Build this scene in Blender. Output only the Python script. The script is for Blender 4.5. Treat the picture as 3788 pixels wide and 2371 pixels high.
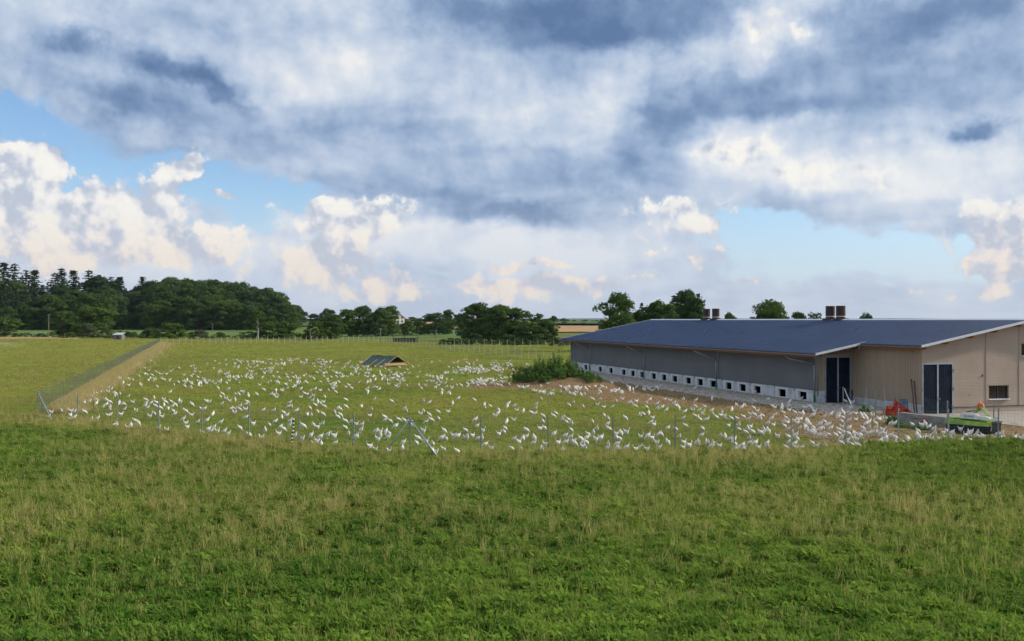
import bpy, bmesh, math, random
import numpy as np
from mathutils import Vector, Matrix
for _o in list(bpy.data.objects): bpy.data.objects.remove(_o)
SC = bpy.context.scene
COL = SC.collection
R = math.radians
# ------------------------------------------------------------------ camera
# the eye stands at (0,0,6) looking along +Y; F is the focal length in photo pixels
F, CX, HY, EYE = 3600.0, 1894.0, 1183.0, 6.0
cam = bpy.data.cameras.new('camera'); camo = bpy.data.objects.new('camera', cam); COL.objects.link(camo)
camo.location = (0, 0, EYE); camo.rotation_euler = (R(90), 0, 0)
cam.sensor_width = 36; cam.lens = 36 * F / 3788; cam.clip_end = 60000; cam.clip_start = .5
cam.shift_y = -(1185.5 - HY) / 3788
SC.camera = camo
# ------------------------------------------------------------------ light
SUN_EL, SUN_AZ = R(27), R(84)            # azimuth measured from +Y towards +X
SUN = Vector((math.sin(SUN_AZ) * math.cos(SUN_EL), math.cos(SUN_AZ) * math.cos(SUN_EL), math.sin(SUN_EL)))
sl = bpy.data.lights.new('sun', 'SUN'); sl.energy = 3.3; sl.angle = R(2.5); sl.color = (1, .90, .76)
so = bpy.data.objects.new('sun', sl); COL.objects.link(so); so.location = (60, -20, 60)
so.rotation_euler = (-SUN).to_track_quat('-Z', 'Y').to_euler()
SC.view_settings.view_transform = 'Standard'; SC.view_settings.look = 'None'
SC.view_settings.exposure = 0.35; SC.view_settings.gamma = 1
SC.render.engine = 'CYCLES'
SC.cycles.use_denoising = True; SC.cycles.use_adaptive_sampling = True; SC.cycles.adaptive_threshold = .02; SC.cycles.adaptive_min_samples = 12
SC.cycles.max_bounces = 4; SC.cycles.diffuse_bounces = 2; SC.cycles.glossy_bounces = 2; SC.cycles.transmission_bounces = 3; SC.cycles.transparent_max_bounces = 4
# ------------------------------------------------------------------ sky
W = bpy.data.worlds.new('World'); SC.world = W; W.use_nodes = True
WT = W.node_tree; WT.nodes.clear()
class E:
    """a float socket with arithmetic"""
    T = WT
    def __init__(s, k): s.k = k
    def _m(s, op, b=None, c=None, clamp=False):
        n = E.T.nodes.new('ShaderNodeMath'); n.operation = op; n.use_clamp = clamp
        for i, x in enumerate((s, b, c)):
            if x is None: continue
            if isinstance(x, E): E.T.links.new(x.k, n.inputs[i])
            else: n.inputs[i].default_value = x
        return E(n.outputs[0])
    def __add__(s, b): return s._m('ADD', b)
    def __sub__(s, b): return s._m('SUBTRACT', b)
    def __mul__(s, b): return s._m('MULTIPLY', b)
    def __truediv__(s, b): return s._m('DIVIDE', b)
    def clamp(s): return s._m('ADD', 0.0, clamp=True)
    def step(s, a, b):
        n = E.T.nodes.new('ShaderNodeMapRange'); n.interpolation_type = 'SMOOTHSTEP'
        E.T.links.new(s.k, n.inputs['Value']); n.inputs['From Min'].default_value = a; n.inputs['From Max'].default_value = b
        return E(n.outputs[0])
def vec(x, y, z=None):
    n = E.T.nodes.new('ShaderNodeCombineXYZ')
    for i, q in enumerate((x, y, z)):
        if q is None: continue
        if isinstance(q, E): E.T.links.new(q.k, n.inputs[i])
        else: n.inputs[i].default_value = q
    return n.outputs[0]
def noise(v, scale, detail=6, rough=.55, dist=0.0, dim='3D', w=0.0):
    n = E.T.nodes.new('ShaderNodeTexNoise'); n.noise_dimensions = dim
    E.T.links.new(v, n.inputs['Vector']); n.inputs['Scale'].default_value = scale
    n.inputs['Detail'].default_value = detail; n.inputs['Roughness'].default_value = rough; n.inputs['Distortion'].default_value = dist
    return n
def ramp(e, stops, interp='LINEAR'):
    n = E.T.nodes.new('ShaderNodeValToRGB'); E.T.links.new(e.k, n.inputs[0]); cr = n.color_ramp; cr.interpolation = interp
    while len(cr.elements) < len(stops): cr.elements.new(.5)
    for el, (p, c) in zip(cr.elements, stops): el.position = p; el.color = (*c, 1)
    return n.outputs[0]
def mixc(f, a, b):
    n = E.T.nodes.new('ShaderNodeMix'); n.data_type = 'RGBA'
    if isinstance(f, E): E.T.links.new(f.k, n.inputs[0])
    else: n.inputs[0].default_value = f
    for i, q in ((6, a), (7, b)):
        if isinstance(q, tuple): n.inputs[i].default_value = (*q, 1)
        else: E.T.links.new(q, n.inputs[i])
    return n.outputs[2]
def vmath(op, a, b=None, c=None):
    n = E.T.nodes.new('ShaderNodeVectorMath'); n.operation = op
    for i, q in enumerate((a, b, c)):
        if q is None: continue
        if isinstance(q, tuple): n.inputs[i].default_value = q
        else: E.T.links.new(q, n.inputs[i])
    return n
def sky():
    L = WT.links
    tc = WT.nodes.new('ShaderNodeTexCoord')
    sx = WT.nodes.new('ShaderNodeSeparateXYZ'); L.new(tc.outputs['Generated'], sx.inputs[0])
    X, Y, Z = (E(o) for o in sx.outputs)
    az = X._m('ARCTAN2', Y)
    hor = (X * X + Y * Y)._m('SQRT')._m('MAXIMUM', .02)
    te = Z / hor
    D3 = tc.outputs['Generated']
    P0 = vec(az, te, 0.0)
    # domain warp so that nothing keeps an oval outline
    tc_ = te._m('MINIMUM', 1.6)
    N2 = vec(az, tc_, 0.0)
    w1 = noise(N2, 9, 6, .66, dim='2D')
    dw = vmath('SUBTRACT', w1.outputs['Color'], (.5, .5, .5))
    P = vmath('MULTIPLY_ADD', dw.outputs[0], (.105, .06, 0), P0).outputs[0]
    sp1 = WT.nodes.new('ShaderNodeSeparateXYZ'); L.new(w1.outputs['Color'], sp1.inputs[0])
    def blobs(lst, src):
        tot = None; fr = {}
        for (cx, cy, rx, ry, rot, w) in lst:      # given in a 2416 px wide view
            u, v = (cx - 1208) / 2296, (754 - cy) / 2296; q = 1 + u * u
            a = R(-round(rot / 10) * 10); ca, sa = math.cos(a), math.sin(a)
            if a not in fr:                       # one turned frame for every ten degrees
                if a == 0: fr[a] = src
                else: fr[a] = vec(E(vmath('DOT_PRODUCT', src, (ca, sa, 0)).outputs['Value']), E(vmath('DOT_PRODUCT', src, (-sa, ca, 0)).outputs['Value']), 0.0)
            x, y = math.atan(u), v / math.sqrt(q); x, y = ca * x + sa * y, -sa * x + ca * y
            kx, ky = 2296 * q / rx, 2296 * math.sqrt(q) / ry
            m = vmath('MULTIPLY_ADD', fr[a], (kx, ky, 0), (-x * kx, -y * ky, 0)).outputs[0]
            g = E(vmath('DOT_PRODUCT', m, m).outputs['Value'])
            p = WT.nodes.new('ShaderNodeMath'); p.operation = 'POWER'; p.inputs[0].default_value = .3679; L.new(g.k, p.inputs[1])
            tot = E(p.outputs[0])._m('MULTIPLY_ADD', w, tot if tot is not None else 0.0)
        return tot
    shade = [(190,95,75,38,8,-.10),(400,165,150,34,22,-.10),(510,205,120,40,24,-.10),(330,240,170,55,8,-.16),(60,165,80,22,0,-.25),
        (250,215,120,34,10,-.15),(560,330,250,45,5,-.12),(530,25,230,38,8,-.25),(20,60,130,60,0,-.12),(1050,10,160,30,5,-.12),
        (1320,30,270,66,2,-.52),(1390,92,120,42,-5,-.34),(1640,50,100,60,-15,-.26),(1690,210,200,70,-22,-.30),(1580,320,120,48,-20,-.30),
        (1900,240,260,58,0,-.28),(2160,45,260,62,-8,-.46),(2290,170,200,70,0,-.20),(1160,492,200,26,5,-.42),(980,455,180,34,5,-.24),
        (1260,400,300,46,0,-.20),(1520,400,150,44,0,-.16),(2345,298,66,24,0,-.1),(720,350,260,80,0,-.08),(1050,660,110,70,0,-.22),(1800,640,300,60,0,-.08),(1950,500,200,32,5,-.12),(900,330,180,40,5,-.10),
        (1000,205,280,62,10,.14),(800,150,170,40,15,.13),(300,60,80,38,0,.18),(330,130,60,18,15,.22),(1450,180,130,50,-10,.24),(1200,280,260,26,0,.08),
        (1800,62,120,48,-20,.46),(1730,120,110,36,-20,.22),(1760,350,140,56,-12,.36),(1900,395,220,48,10,.30),(2160,425,240,56,0,.28),(2260,330,150,46,0,.24),
        (1060,580,520,66,0,.34),(260,640,380,60,0,.20),(260,500,200,40,0,.1),(1300,680,600,40,0,.10),(700,190,120,40,0,.12),(1900,300,120,16,0,.1)]
    cover = [(40,302,105,46,15,-1.0),(300,425,180,46,0,-.8),(560,440,200,36,0,-.66),(600,510,150,48,-10,-.8),(1962,16,34,22,0,-.8),(1770,548,115,44,0,-.85),
        (1950,600,300,44,0,-.5),(2385,398,46,32,0,-.8),(2200,590,190,80,0,-.6),(2290,462,60,26,0,-.4),(1500,640,900,60,0,-.25),(130,330,70,40,0,-.4)]
    cum = [(55,420,115,84,0,1.0),(240,500,150,40,0,.2),(10,360,60,40,0,.5),(110,500,150,56,0,.75),(355,440,90,62,-20,.8),(430,400,60,20,-10,.4),(300,505,130,40,0,.7),(400,560,160,44,0,.9),
        (330,596,210,34,0,.75),(80,590,150,46,0,.55),(745,590,90,28,-8,.85),(810,612,110,34,0,.7),(700,650,230,24,0,.55),(930,672,90,16,-10,.5),
        (1290,624,66,11,0,.8),(1215,630,50,8,0,.6),(1310,684,190,28,0,.95),(880,690,150,22,0,.6),(1200,690,110,18,0,.5),(760,520,150,18,2,.85),(860,490,90,24,0,.75),(880,532,200,26,0,.6),
        (2372,575,115,64,0,1.6),(1750,345,130,48,-10,.62),(1900,395,190,34,8,.5),(2140,425,200,34,0,.5),(1800,66,110,36,-20,.6),(640,140,90,22,0,.35),(1440,170,90,30,-10,.4),(1180,180,120,26,0,.3),(2345,640,90,26,0,.6),(2320,690,90,20,0,.6),(2165,540,60,22,0,.55),(1628,622,38,13,0,.75),(1700,594,70,9,4,.6),(1760,648,70,7,0,.55),
        (1570,520,130,30,0,.8),(1690,540,40,20,0,.5),(1525,652,28,7,0,.6),(510,452,24,11,10,.6),(545,470,26,6,15,.35),(2330,470,100,18,0,.6),(2020,690,200,10,0,.3),(1560,590,60,6,0,.4)]
    small = [q for q in cum if q[3] < 15]; cum = [q for q in cum if q[3] >= 15]
    # the three layouts are tabulated: one colour ramp along the azimuth for each band of height
    def field(lst, az, te):
        t = 0
        for (cx, cy, rx, ry, rot, w) in lst:
            u, v = (cx - 1208) / 2296, (754 - cy) / 2296; q = 1 + u * u
            a = R(-rot); dx, dy = az - math.atan(u), te - v / math.sqrt(q)
            ex, ey = (math.cos(a) * dx + math.sin(a) * dy) * 2296 * q / rx, (-math.sin(a) * dx + math.cos(a) * dy) * 2296 * math.sqrt(q) / ry
            t += w * math.exp(-ex * ex - ey * ey)
        return t
    A0, A1 = -.56, .56
    rows = [0, .018, .036, .054, .072, .09, .108, .126, .146, .168, .19, .212, .236, .262, .29, .32, .36]
    sq = WT.nodes.new('ShaderNodeSeparateXYZ'); L.new(P, sq.inputs[0])
    ua = (E(sq.outputs[0]) - A0) / (A1 - A0); tr = E(sq.outputs[1])
    acc = None
    for i, tv in enumerate(rows):
        stops = []
        for j in range(32):
            p = j / 31; a_ = A0 + p * (A1 - A0)
            edge = 0 if j in (0, 31) else 1
            vals = [edge * field(l, a_, tv) for l in (shade, cover, cum)]
            stops.append((p, tuple(min(1, max(0, (x + 1) / 3)) for x in vals)))
        c_ = ramp(ua, stops, 'EASE')
        acc = c_ if acc is None else mixc(tr.step(rows[i - 1], tv), acc, c_)
    fld = WT.nodes.new('ShaderNodeSeparateXYZ'); L.new(acc, fld.inputs[0])
    fS, fC, fK = (E(o) * 3.0 - 1.0 for o in fld.outputs)
    # deck texture seen in perspective
    zz = Z._m('MAXIMUM', 0.0) + .20
    Q = vec(X / zz, Y / zz, 0.0)
    f1 = E(noise(Q, 1.5, 5, .52, .4, dim='2D').outputs[0])
    offs = vmath('ADD', Q, (.10, .05, 0))
    f1b = E(noise(offs.outputs[0], 1.5, 5, .52, .4, dim='2D').outputs[0])
    f2 = E(sp1.outputs[2])
    B = E(noise(N2, 34, 6, .58, dim='2D').outputs[0]); BO = E(noise(vmath('ADD', N2, (.010, .011, 0)).outputs[0], 34, 5, .58, dim='2D').outputs[0])
    mid = E(noise(N2, 13, 3, .55, dim='2D').outputs[0]); mido = E(noise(vmath('ADD', N2, (.025, .025, 0)).outputs[0], 13, 2, .55, dim='2D').outputs[0])
    s = fS + blobs([(190,95,80,36,8,-.36),(400,165,160,30,20,-.36),(520,208,110,32,20,-.32),(330,240,170,42,10,-.26),(2345,300,60,24,0,-.6),(1180,498,190,16,4,-.22)], P)
    s = s + (f1 - .5) * .42 + (f2 - .5) * .42 + (f1b - f1) * .8 + (mid - mido) * .20 + (B - BO) * .22 + (B - .5) * .08 + .615
    deck = ramp(s, [(.0, (.115, .195, .36)), (.24, (.195, .295, .48)), (.46, (.345, .455, .64)), (.68, (.56, .645, .78)), (.95, (.86, .87, .88))])
    c = fC + (f1 - .5) * .9 + (f2 - .5) * .8 + .92
    dm = (c + (B - .5) * .35).step(.36, .68)
    # horizon fades into pale haze
    hz = te.step(.16, .0)
    # clear sky
    st = WT.nodes.new('ShaderNodeTexSky'); st.sky_type = 'NISHITA'; st.sun_disc = False
    st.sun_elevation = SUN_EL; st.sun_rotation = SUN_AZ; st.altitude = 500; st.air_density = 1.0; st.dust_density = .3; st.ozone_density = 4
    # cumulus
    k = fK + blobs(small, P)
    kd = k + (B - .5) * .85 + (mid - .5) * .45
    km = kd.step(.30, .54)
    lit = (B - BO) * 3.0 + (mid - mido) * 1.3 + kd * -.14 + .655
    kc = ramp(lit, [(.05, (.52, .58, .69)), (.36, (.69, .72, .78)), (.60, (.83, .835, .84)), (.95, (.94, .92, .87))])
    warm = ramp(lit, [(.05, (.52, .56, .66)), (.4, (.68, .66, .70)), (.72, (.85, .75, .68)), (1., (.93, .82, .69))])
    kc = mixc(te.step(.12, .035), kc, warm)
    kc = mixc(hz * .30, kc, (.60, .63, .72))
    deckc = mixc(hz * .70, deck, (.57, .635, .75))
    bs = WT.nodes.new('ShaderNodeBackground'); L.new(st.outputs[0], bs.inputs[0]); bs.inputs[1].default_value = .125
    pale = WT.nodes.new('ShaderNodeBackground'); pale.inputs[0].default_value = (.53, .625, .78, 1); pale.inputs[1].default_value = 1 / CLOUD
    bc = WT.nodes.new('ShaderNodeBackground')
    cc = mixc(km, deckc, kc)
    L.new(cc, bc.inputs[0]); bc.inputs[1].default_value = 1 / CLOUD
    m0 = WT.nodes.new('ShaderNodeMixShader'); L.new((hz * .8).k, m0.inputs[0]); L.new(bs.outputs[0], m0.inputs[1]); L.new(pale.outputs[0], m0.inputs[2])
    mm = (dm * .97)._m('MAXIMUM', km)
    m1 = WT.nodes.new('ShaderNodeMixShader'); L.new(mm.k, m1.inputs[0]); L.new(m0.outputs[0], m1.inputs[1]); L.new(bc.outputs[0], m1.inputs[2])
    out = WT.nodes.new('ShaderNodeOutputWorld'); L.new(m1.outputs[0], out.inputs[0])
W.cycles.sampling_method = 'MANUAL'; W.cycles.sample_map_resolution = 128
CLOUD = 2 ** SC.view_settings.exposure
sky()
# ------------------------------------------------------------------ helpers
rng = random.Random(7); NR = np.random.default_rng(11)
def tag(o, label=None, cat=None, group=None, kind=None):
    if label: o['label'] = label
    if cat: o['category'] = cat
    if group: o['group'] = group
    if kind: o['kind'] = kind
    return o
def link(name, me, mat=None, parent=None):
    o = bpy.data.objects.new(name, me); COL.objects.link(o)
    if mat is not None and me is not None:
        me.materials.clear()
        for m in (mat if isinstance(mat, (list, tuple)) else [mat]): me.materials.append(m)
    if parent is not None: o.parent = parent
    return o
def empty(name, loc=(0, 0, 0), rz=0.0, label=None, cat=None, group=None):
    o = bpy.data.objects.new(name, None); COL.objects.link(o); o.location = loc; o.rotation_euler = (0, 0, rz); o.empty_display_size = .3
    return tag(o, label, cat, group)
def copy_tree(o, parent=None):
    c = o.copy(); COL.objects.link(c); c.parent = parent
    for ch in list(o.children):
        if ch is not c: copy_tree(ch, c)
    return c
def smooth(x): x = np.clip(x, 0, 1); return x * x * (3 - 2 * x)
def vnoise(x, y, scale, seed=0, octv=3, rough=.5):
    """value noise 0..1 on arrays"""
    x = np.asarray(x, float) * scale; y = np.asarray(y, float) * scale; tot = 0; amp = 1; nrm = 0
    def h(i, j, s):
        n = np.sin(i * 127.1 + j * 311.7 + s * 74.7) * 43758.5453
        return n - np.floor(n)
    for k in range(octv):
        xi, yi = np.floor(x), np.floor(y); fx, fy = x - xi, y - yi; fx = fx * fx * (3 - 2 * fx); fy = fy * fy * (3 - 2 * fy)
        v = (h(xi, yi, seed + k) * (1 - fx) + h(xi + 1, yi, seed + k) * fx) * (1 - fy) + (h(xi, yi + 1, seed + k) * (1 - fx) + h(xi + 1, yi + 1, seed + k) * fx) * fy
        tot = tot + v * amp; nrm += amp; amp *= rough; x = x * 2.03 + 17.3; y = y * 2.03 - 9.1
    return tot / nrm
class MB:
    """collects faces for one mesh"""
    def __init__(s): s.v = []; s.f = []; s.m = []; s.mi = 0
    def face(s, *p):
        n = len(s.v); s.v += [tuple(q) for q in p]; s.f.append(tuple(range(n, n + len(p)))); s.m.append(s.mi)
    def box(s, x0, x1, y0, y1, z0, z1):
        n = len(s.v); s.v += [(x, y, z) for z in (z0, z1) for y in (y0, y1) for x in (x0, x1)]
        for q in ((0, 2, 3, 1), (4, 5, 7, 6), (0, 1, 5, 4), (2, 6, 7, 3), (0, 4, 6, 2), (1, 3, 7, 5)):
            s.f.append(tuple(n + i for i in q)); s.m.append(s.mi)
    def beam(s, a, b, w, h=None, up=(0, 0, 1)):
        h = h or w; a, b = Vector(a), Vector(b); d = (b - a).normalized(); u = Vector(up)
        if abs(d.dot(u)) > .95: u = Vector((1, 0, 0))
        x = d.cross(u).normalized() * w / 2; y = x.cross(d).normalized() * h / 2
        n = len(s.v)
        for c in (a, b): s.v += [tuple(c - x - y), tuple(c + x - y), tuple(c + x + y), tuple(c - x + y)]
        for q in ((3, 2, 1, 0), (4, 5, 6, 7), (0, 1, 5, 4), (1, 2, 6, 5), (2, 3, 7, 6), (3, 0, 4, 7)):
            s.f.append(tuple(n + i for i in q)); s.m.append(s.mi)
    def tube(s, pts, r, seg=8, cap=True):
        pts = [Vector(p) for p in pts]; rs = r if isinstance(r, (list, tuple)) else [r] * len(pts); n0 = len(s.v)
        for i, p in enumerate(pts):
            d = (pts[min(i + 1, len(pts) - 1)] - pts[max(i - 1, 0)]).normalized()
            u = Vector((0, 0, 1)) if abs(d.z) < .9 else Vector((0, 1, 0))
            x = d.cross(u).normalized(); y = x.cross(d)
            for k in range(seg):
                a = 2 * math.pi * k / seg; s.v.append(tuple(p + (x * math.cos(a) + y * math.sin(a)) * rs[i]))
        for i in range(len(pts) - 1):
            for k in range(seg):
                a, b = n0 + i * seg + k, n0 + i * seg + (k + 1) % seg
                s.f.append((a, b, b + seg, a + seg)); s.m.append(s.mi)
        if cap:
            s.f.append(tuple(n0 + k for k in range(seg))[::-1]); s.m.append(s.mi)
            e = n0 + (len(pts) - 1) * seg; s.f.append(tuple(e + k for k in range(seg))); s.m.append(s.mi)
    def prism(s, poly, d):
        """poly: 3-D points of one cap, d: extrusion vector"""
        n = len(poly); P = [Vector(p) for p in poly]; d = Vector(d); b = len(s.v)
        s.v += [tuple(p) for p in P] + [tuple(p + d) for p in P]
        s.f.append(tuple(range(b, b + n))[::-1]); s.m.append(s.mi); s.f.append(tuple(range(b + n, b + 2 * n))); s.m.append(s.mi)
        for i in range(n):
            j = (i + 1) % n; s.f.append((b + i, b + j, b + n + j, b + n + i)); s.m.append(s.mi)
    def mesh(s, name, flip=True):
        me = bpy.data.meshes.new(name); me.from_pydata(s.v, [], s.f)
        if any(s.m): me.polygons.foreach_set('material_index', s.m)
        bm = bmesh.new(); bm.from_mesh(me); bmesh.ops.recalc_face_normals(bm, faces=bm.faces); bm.to_mesh(me); bm.free()
        return me
    def build(s, name, mat, parent=None, smooth_=False):
        me = s.mesh(name)
        if smooth_: me.shade_smooth()
        return link(name, me, mat, parent)
def mat(name, col, rough=.8, var=.12, scale=3.0, metal=0.0, bump=0.0, bscale=40.0, spec=.35, stretch=None, col2=None, detail=5):
    m = bpy.data.materials.new(name); m.use_nodes = True; T = m.node_tree; E.T = T
    p = T.nodes['Principled BSDF']; p.inputs['Roughness'].default_value = rough; p.inputs['Metallic'].default_value = metal; p.inputs['Specular IOR Level'].default_value = spec
    tc = T.nodes.new('ShaderNodeTexCoord'); src = tc.outputs['Object']
    if stretch: src = vmath('MULTIPLY', src, stretch).outputs[0]
    n = noise(src, scale, detail, .6)
    c2 = col2 or tuple(max(0, c * (1 - 2 * var)) for c in col); c1 = tuple(min(1, c * (1 + var)) for c in col) if not col2 else col
    c = ramp(E(n.outputs[0]), [(.3, c2), (.7, c1)])
    T.links.new(c, p.inputs['Base Color'])
    if bump:
        nb = noise(src, bscale, 4, .6); b = T.nodes.new('ShaderNodeBump'); b.inputs['Strength'].default_value = bump; b.inputs['Distance'].default_value = .02
        T.links.new(nb.outputs[0], b.inputs['Height']); T.links.new(b.outputs[0], p.inputs['Normal'])
    return m
def gpos(px, py):
    """photo pixel of a point on the ground -> place on the ground"""
    z = 0.0
    for _ in range(6):
        D = (EYE - z) * F / max(py - HY, 8); x = (px - CX) / F * D; z = float(H(x, D))
    return Vector((x, D, z))
def at(px, D): return (px - CX) / F * D
def zat(py, D): return EYE - (py - HY) / F * D
# ------------------------------------------------------------------ terrain
BN = Vector((22.03, 70.4)); BV = Vector((.9584, .2855)); BU = Vector((-.2855, .9584)); BROT = math.atan2(.2855, .9584)
def barn_ab(x, y): dx, dy = x - BN.x, y - BN.y; return dx * BV.x + dy * BV.y, dx * BU.x + dy * BU.y
MOUND = (3.7, 88.5)
def H(x, y):
    x = np.asarray(x, float); y = np.asarray(y, float)
    h = -.33 * smooth((x - 22) / 7) * smooth((95 - y) / 40)
    h = h + 2.4 * smooth((y - 300) / 320) + 3.4 * smooth((y - 620) / 900)
    h = h + 1.6 * smooth((y - 400) / 200) * smooth((-x + 40) / 260)
    h = h + (vnoise(x, y, .012, 3, 2) - .5) * .9 * smooth((y - 150) / 250) + (vnoise(x, y, .35, 5, 2) - .5) * .09 * smooth((400 - y) / 100)
    r2 = ((x - MOUND[0]) / 3.9) ** 2 + ((y - MOUND[1]) / 3.4) ** 2
    h = h + np.exp(-r2 * 1.3) * (.85 + .35 * (vnoise(x, y, .9, 8, 2) - .5))
    r3 = ((x - MOUND[0] - 3.2) / 2.2) ** 2 + ((y - MOUND[1] + 1.2) / 1.6) ** 2
    return h + np.exp(-r3) * .45
def dirt(x, y):
    """0..1, how bare the soil is: the trodden belt beside the barn, round the mound, along the right"""
    x = np.asarray(x, float); y = np.asarray(y, float); a, b = barn_ab(x, y)
    n = (vnoise(x, y, .22, 21, 4, .6) - .5)
    w = -a + n * 7
    edge = 13.6 + 2.2 * np.sin(b * .21) + 2.5 * smooth((b - 5) / 20)
    d1 = smooth((edge - w) / 2.6) * smooth((30 - b + n * 10) / 6) * smooth((b + 22) / 5)
    r = np.hypot((x - MOUND[0] - .3) / 1.5, (y - MOUND[1] + .6) / 1.0) + n * 4
    d2 = smooth((6.4 - r) / 1.6)
    d3 = .72 * smooth((y - 45.5 + n * 5) / 2) * smooth((x - 12 + n * 8) / 5) * smooth((66 - y) / 6)
    return np.clip(np.maximum(np.maximum(d1, d2), d3), 0, 1)
def dry(x, y): return np.clip(1.6 * (vnoise(x, y, .16, 31, 3) * .55 + vnoise(x, y, .9, 33, 2) * .45) - .35, 0, 1)
def axis(fine0, fine1, step, lo, hi, growth=1.13):
    a = list(np.arange(fine0, fine1 + 1e-6, step)); s = step
    while a[-1] < hi: s *= growth; a.append(a[-1] + s)
    s = step; b = [a[0]]
    while b[-1] > lo: s *= growth; b.append(b[-1] - s)
    return np.array(b[:0:-1] + a)
def grid_mesh(name, xs, ys, dz=0.0, attrs=()):
    Xg, Yg = np.meshgrid(xs, ys); Zg = H(Xg, Yg) + dz
    co = np.stack([Xg, Yg, Zg], -1).reshape(-1, 3); nx, ny = len(xs), len(ys)
    i = np.arange((nx - 1) * (ny - 1)); r, c = i // (nx - 1), i % (nx - 1); k = r * nx + c
    me = bpy.data.meshes.new(name); me.vertices.add(len(co)); me.vertices.foreach_set('co', co.ravel())
    q = np.stack([k, k + 1, k + nx + 1, k + nx], -1)
    me.loops.add(q.size); me.loops.foreach_set('vertex_index', q.ravel().astype(np.int32))
    me.polygons.add(len(q)); me.polygons.foreach_set('loop_start', np.arange(0, q.size, 4, dtype=np.int32)); me.polygons.foreach_set('use_smooth', np.ones(len(q), bool))
    me.update(); me.validate()
    for an, fn in attrs:
        at_ = me.attributes.new(an, 'FLOAT', 'POINT'); at_.data.foreach_set('value', fn(co[:, 0], co[:, 1]).astype(np.float32))
    return me
def ground_material():
    m = bpy.data.materials.new('ground_turf'); m.use_nodes = True; T = m.node_tree; E.T = T; p = T.nodes['Principled BSDF']
    p.inputs['Roughness'].default_value = .95; p.inputs['Specular IOR Level'].default_value = .1
    g = T.nodes.new('ShaderNodeNewGeometry').outputs['Position']
    a = T.nodes.new('ShaderNodeAttribute'); a.attribute_name = 'dirt'; b = T.nodes.new('ShaderNodeAttribute'); b.attribute_name = 'dry'
    n1 = E(noise(g, .9, 8, .68).outputs[0]); n2 = E(noise(g, .05, 5, .6).outputs[0]); n3 = E(noise(g, 5, 6, .7).outputs[0])
    turf = ramp(n1 * .6 + n2 * .4, [(.3, (.070, .110, .018)), (.5, (.120, .155, .026)), (.68, (.19, .19, .045))])
    turf = mixc(E(b.outputs['Fac']) * .45, turf, (.20, .16, .052))
    soil = ramp(n1 * .5 + n3 * .5, [(.3, (.13, .082, .038)), (.5, (.235, .155, .076)), (.7, (.33, .235, .12))])
    dm = (E(a.outputs['Fac']) + (n3 - .5) * .5 + (n1 - .5) * .7).step(.30, .62)
    T.links.new(mixc(dm, turf, soil), p.inputs['Base Color'])
    bp = T.nodes.new('ShaderNodeBump'); bp.inputs['Strength'].default_value = .7; bp.inputs['Distance'].default_value = .12
    T.links.new((n1 * .6 + n3 * .4).k, bp.inputs['Height']); T.links.new(bp.outputs[0], p.inputs['Normal'])
    return m
ground = link('ground', grid_mesh('ground', axis(-46, 46, .55, -14000, 14000, 1.2), axis(14, 132, .55, -120, 14000, 1.12), attrs=(('dirt', dirt), ('dry', dry))), ground_material())
tag(ground, kind='structure')
def sheet(name, poly, material, dz, step=6.0):
    """a field or path laid over the terrain; poly in x,y"""
    bm = bmesh.new(); bm.faces.new([bm.verts.new((x, y, 0)) for x, y in poly]); xs = [q[0] for q in poly]; ys = [q[1] for q in poly]
    for ax, lo, hi in ((0, min(xs), max(xs)), (1, min(ys), max(ys))):
        for c in np.arange(lo + step, hi, step):
            no = (1, 0, 0) if ax == 0 else (0, 1, 0); co = (c, 0, 0) if ax == 0 else (0, c, 0)
            bmesh.ops.bisect_plane(bm, geom=bm.verts[:] + bm.edges[:] + bm.faces[:], plane_co=co, plane_no=no)
    for v in bm.verts: v.co.z = float(H(v.co.x, v.co.y)) + dz
    me = bpy.data.meshes.new(name); bm.to_mesh(me); bm.free(); me.shade_smooth()
    return tag(link(name, me, material), kind='structure')
M_gravel = mat('gravel', (.46, .41, .345), .9, .28, 14, bump=1, bscale=30)
M_track = mat('track_gravel', (.34, .33, .31), .95, .2, .4)
M_meadow = mat('meadow_green', (.11, .20, .035), .95, .22, .08, stretch=(.4, 1, 1))
M_corn = mat('maize_green', (.055, .13, .02), .95, .3, .25)
M_wheat = mat('ripe_grain', (.42, .26, .11), .95, .15, .1)
M_straw = mat('dry_strip', (.40, .28, .10), .95, .25, .35)
def ab_xy(a, b): p = BN + BV * a + BU * b; return (p.x, p.y)
sheet('gravel_strip', [ab_xy(.4, 53), ab_xy(-3.0, 50), ab_xy(-4.6, 30), ab_xy(-4.9, 12), ab_xy(-4.4, 4), ab_xy(-4.0, -3), ab_xy(-2.5, -6.5), ab_xy(3.5, -7.2), ab_xy(3.5, 1), ab_xy(.4, 1)], M_gravel, .016, 1.2)
sheet('gravel_yard', [ab_xy(3.2, -6.9), ab_xy(2.4, -9.2), ab_xy(3.6, -12), ab_xy(5.0, -17.5), ab_xy(7.5, -20.5), ab_xy(22, -21), ab_xy(24, -6.9)], M_gravel, .03, 1.2)
fx = lambda px, D: (at(px, D), D)
sheet('farm_track', [fx(-160, 250), fx(60, 212), fx(112, 243), fx(80, 252), fx(-100, 275)], M_track, .05)
sheet('dry_strip', [fx(-200, 300), fx(130, 292), fx(300, 300), fx(285, 352), fx(-200, 355)], M_straw, .05, 12)
sheet('meadow', [fx(-250, 372), fx(1120, 372), fx(1120, 470), fx(-250, 470)], M_meadow, .06, 14)
sheet('meadow', [fx(1215, 330), fx(1760, 318), fx(1760, 430), fx(1215, 430)], M_meadow, .06, 14)
sheet('maize_field', [fx(1080, 520), fx(1270, 520), fx(1270, 760), fx(1060, 760)], M_corn, .5, 20)
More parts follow.
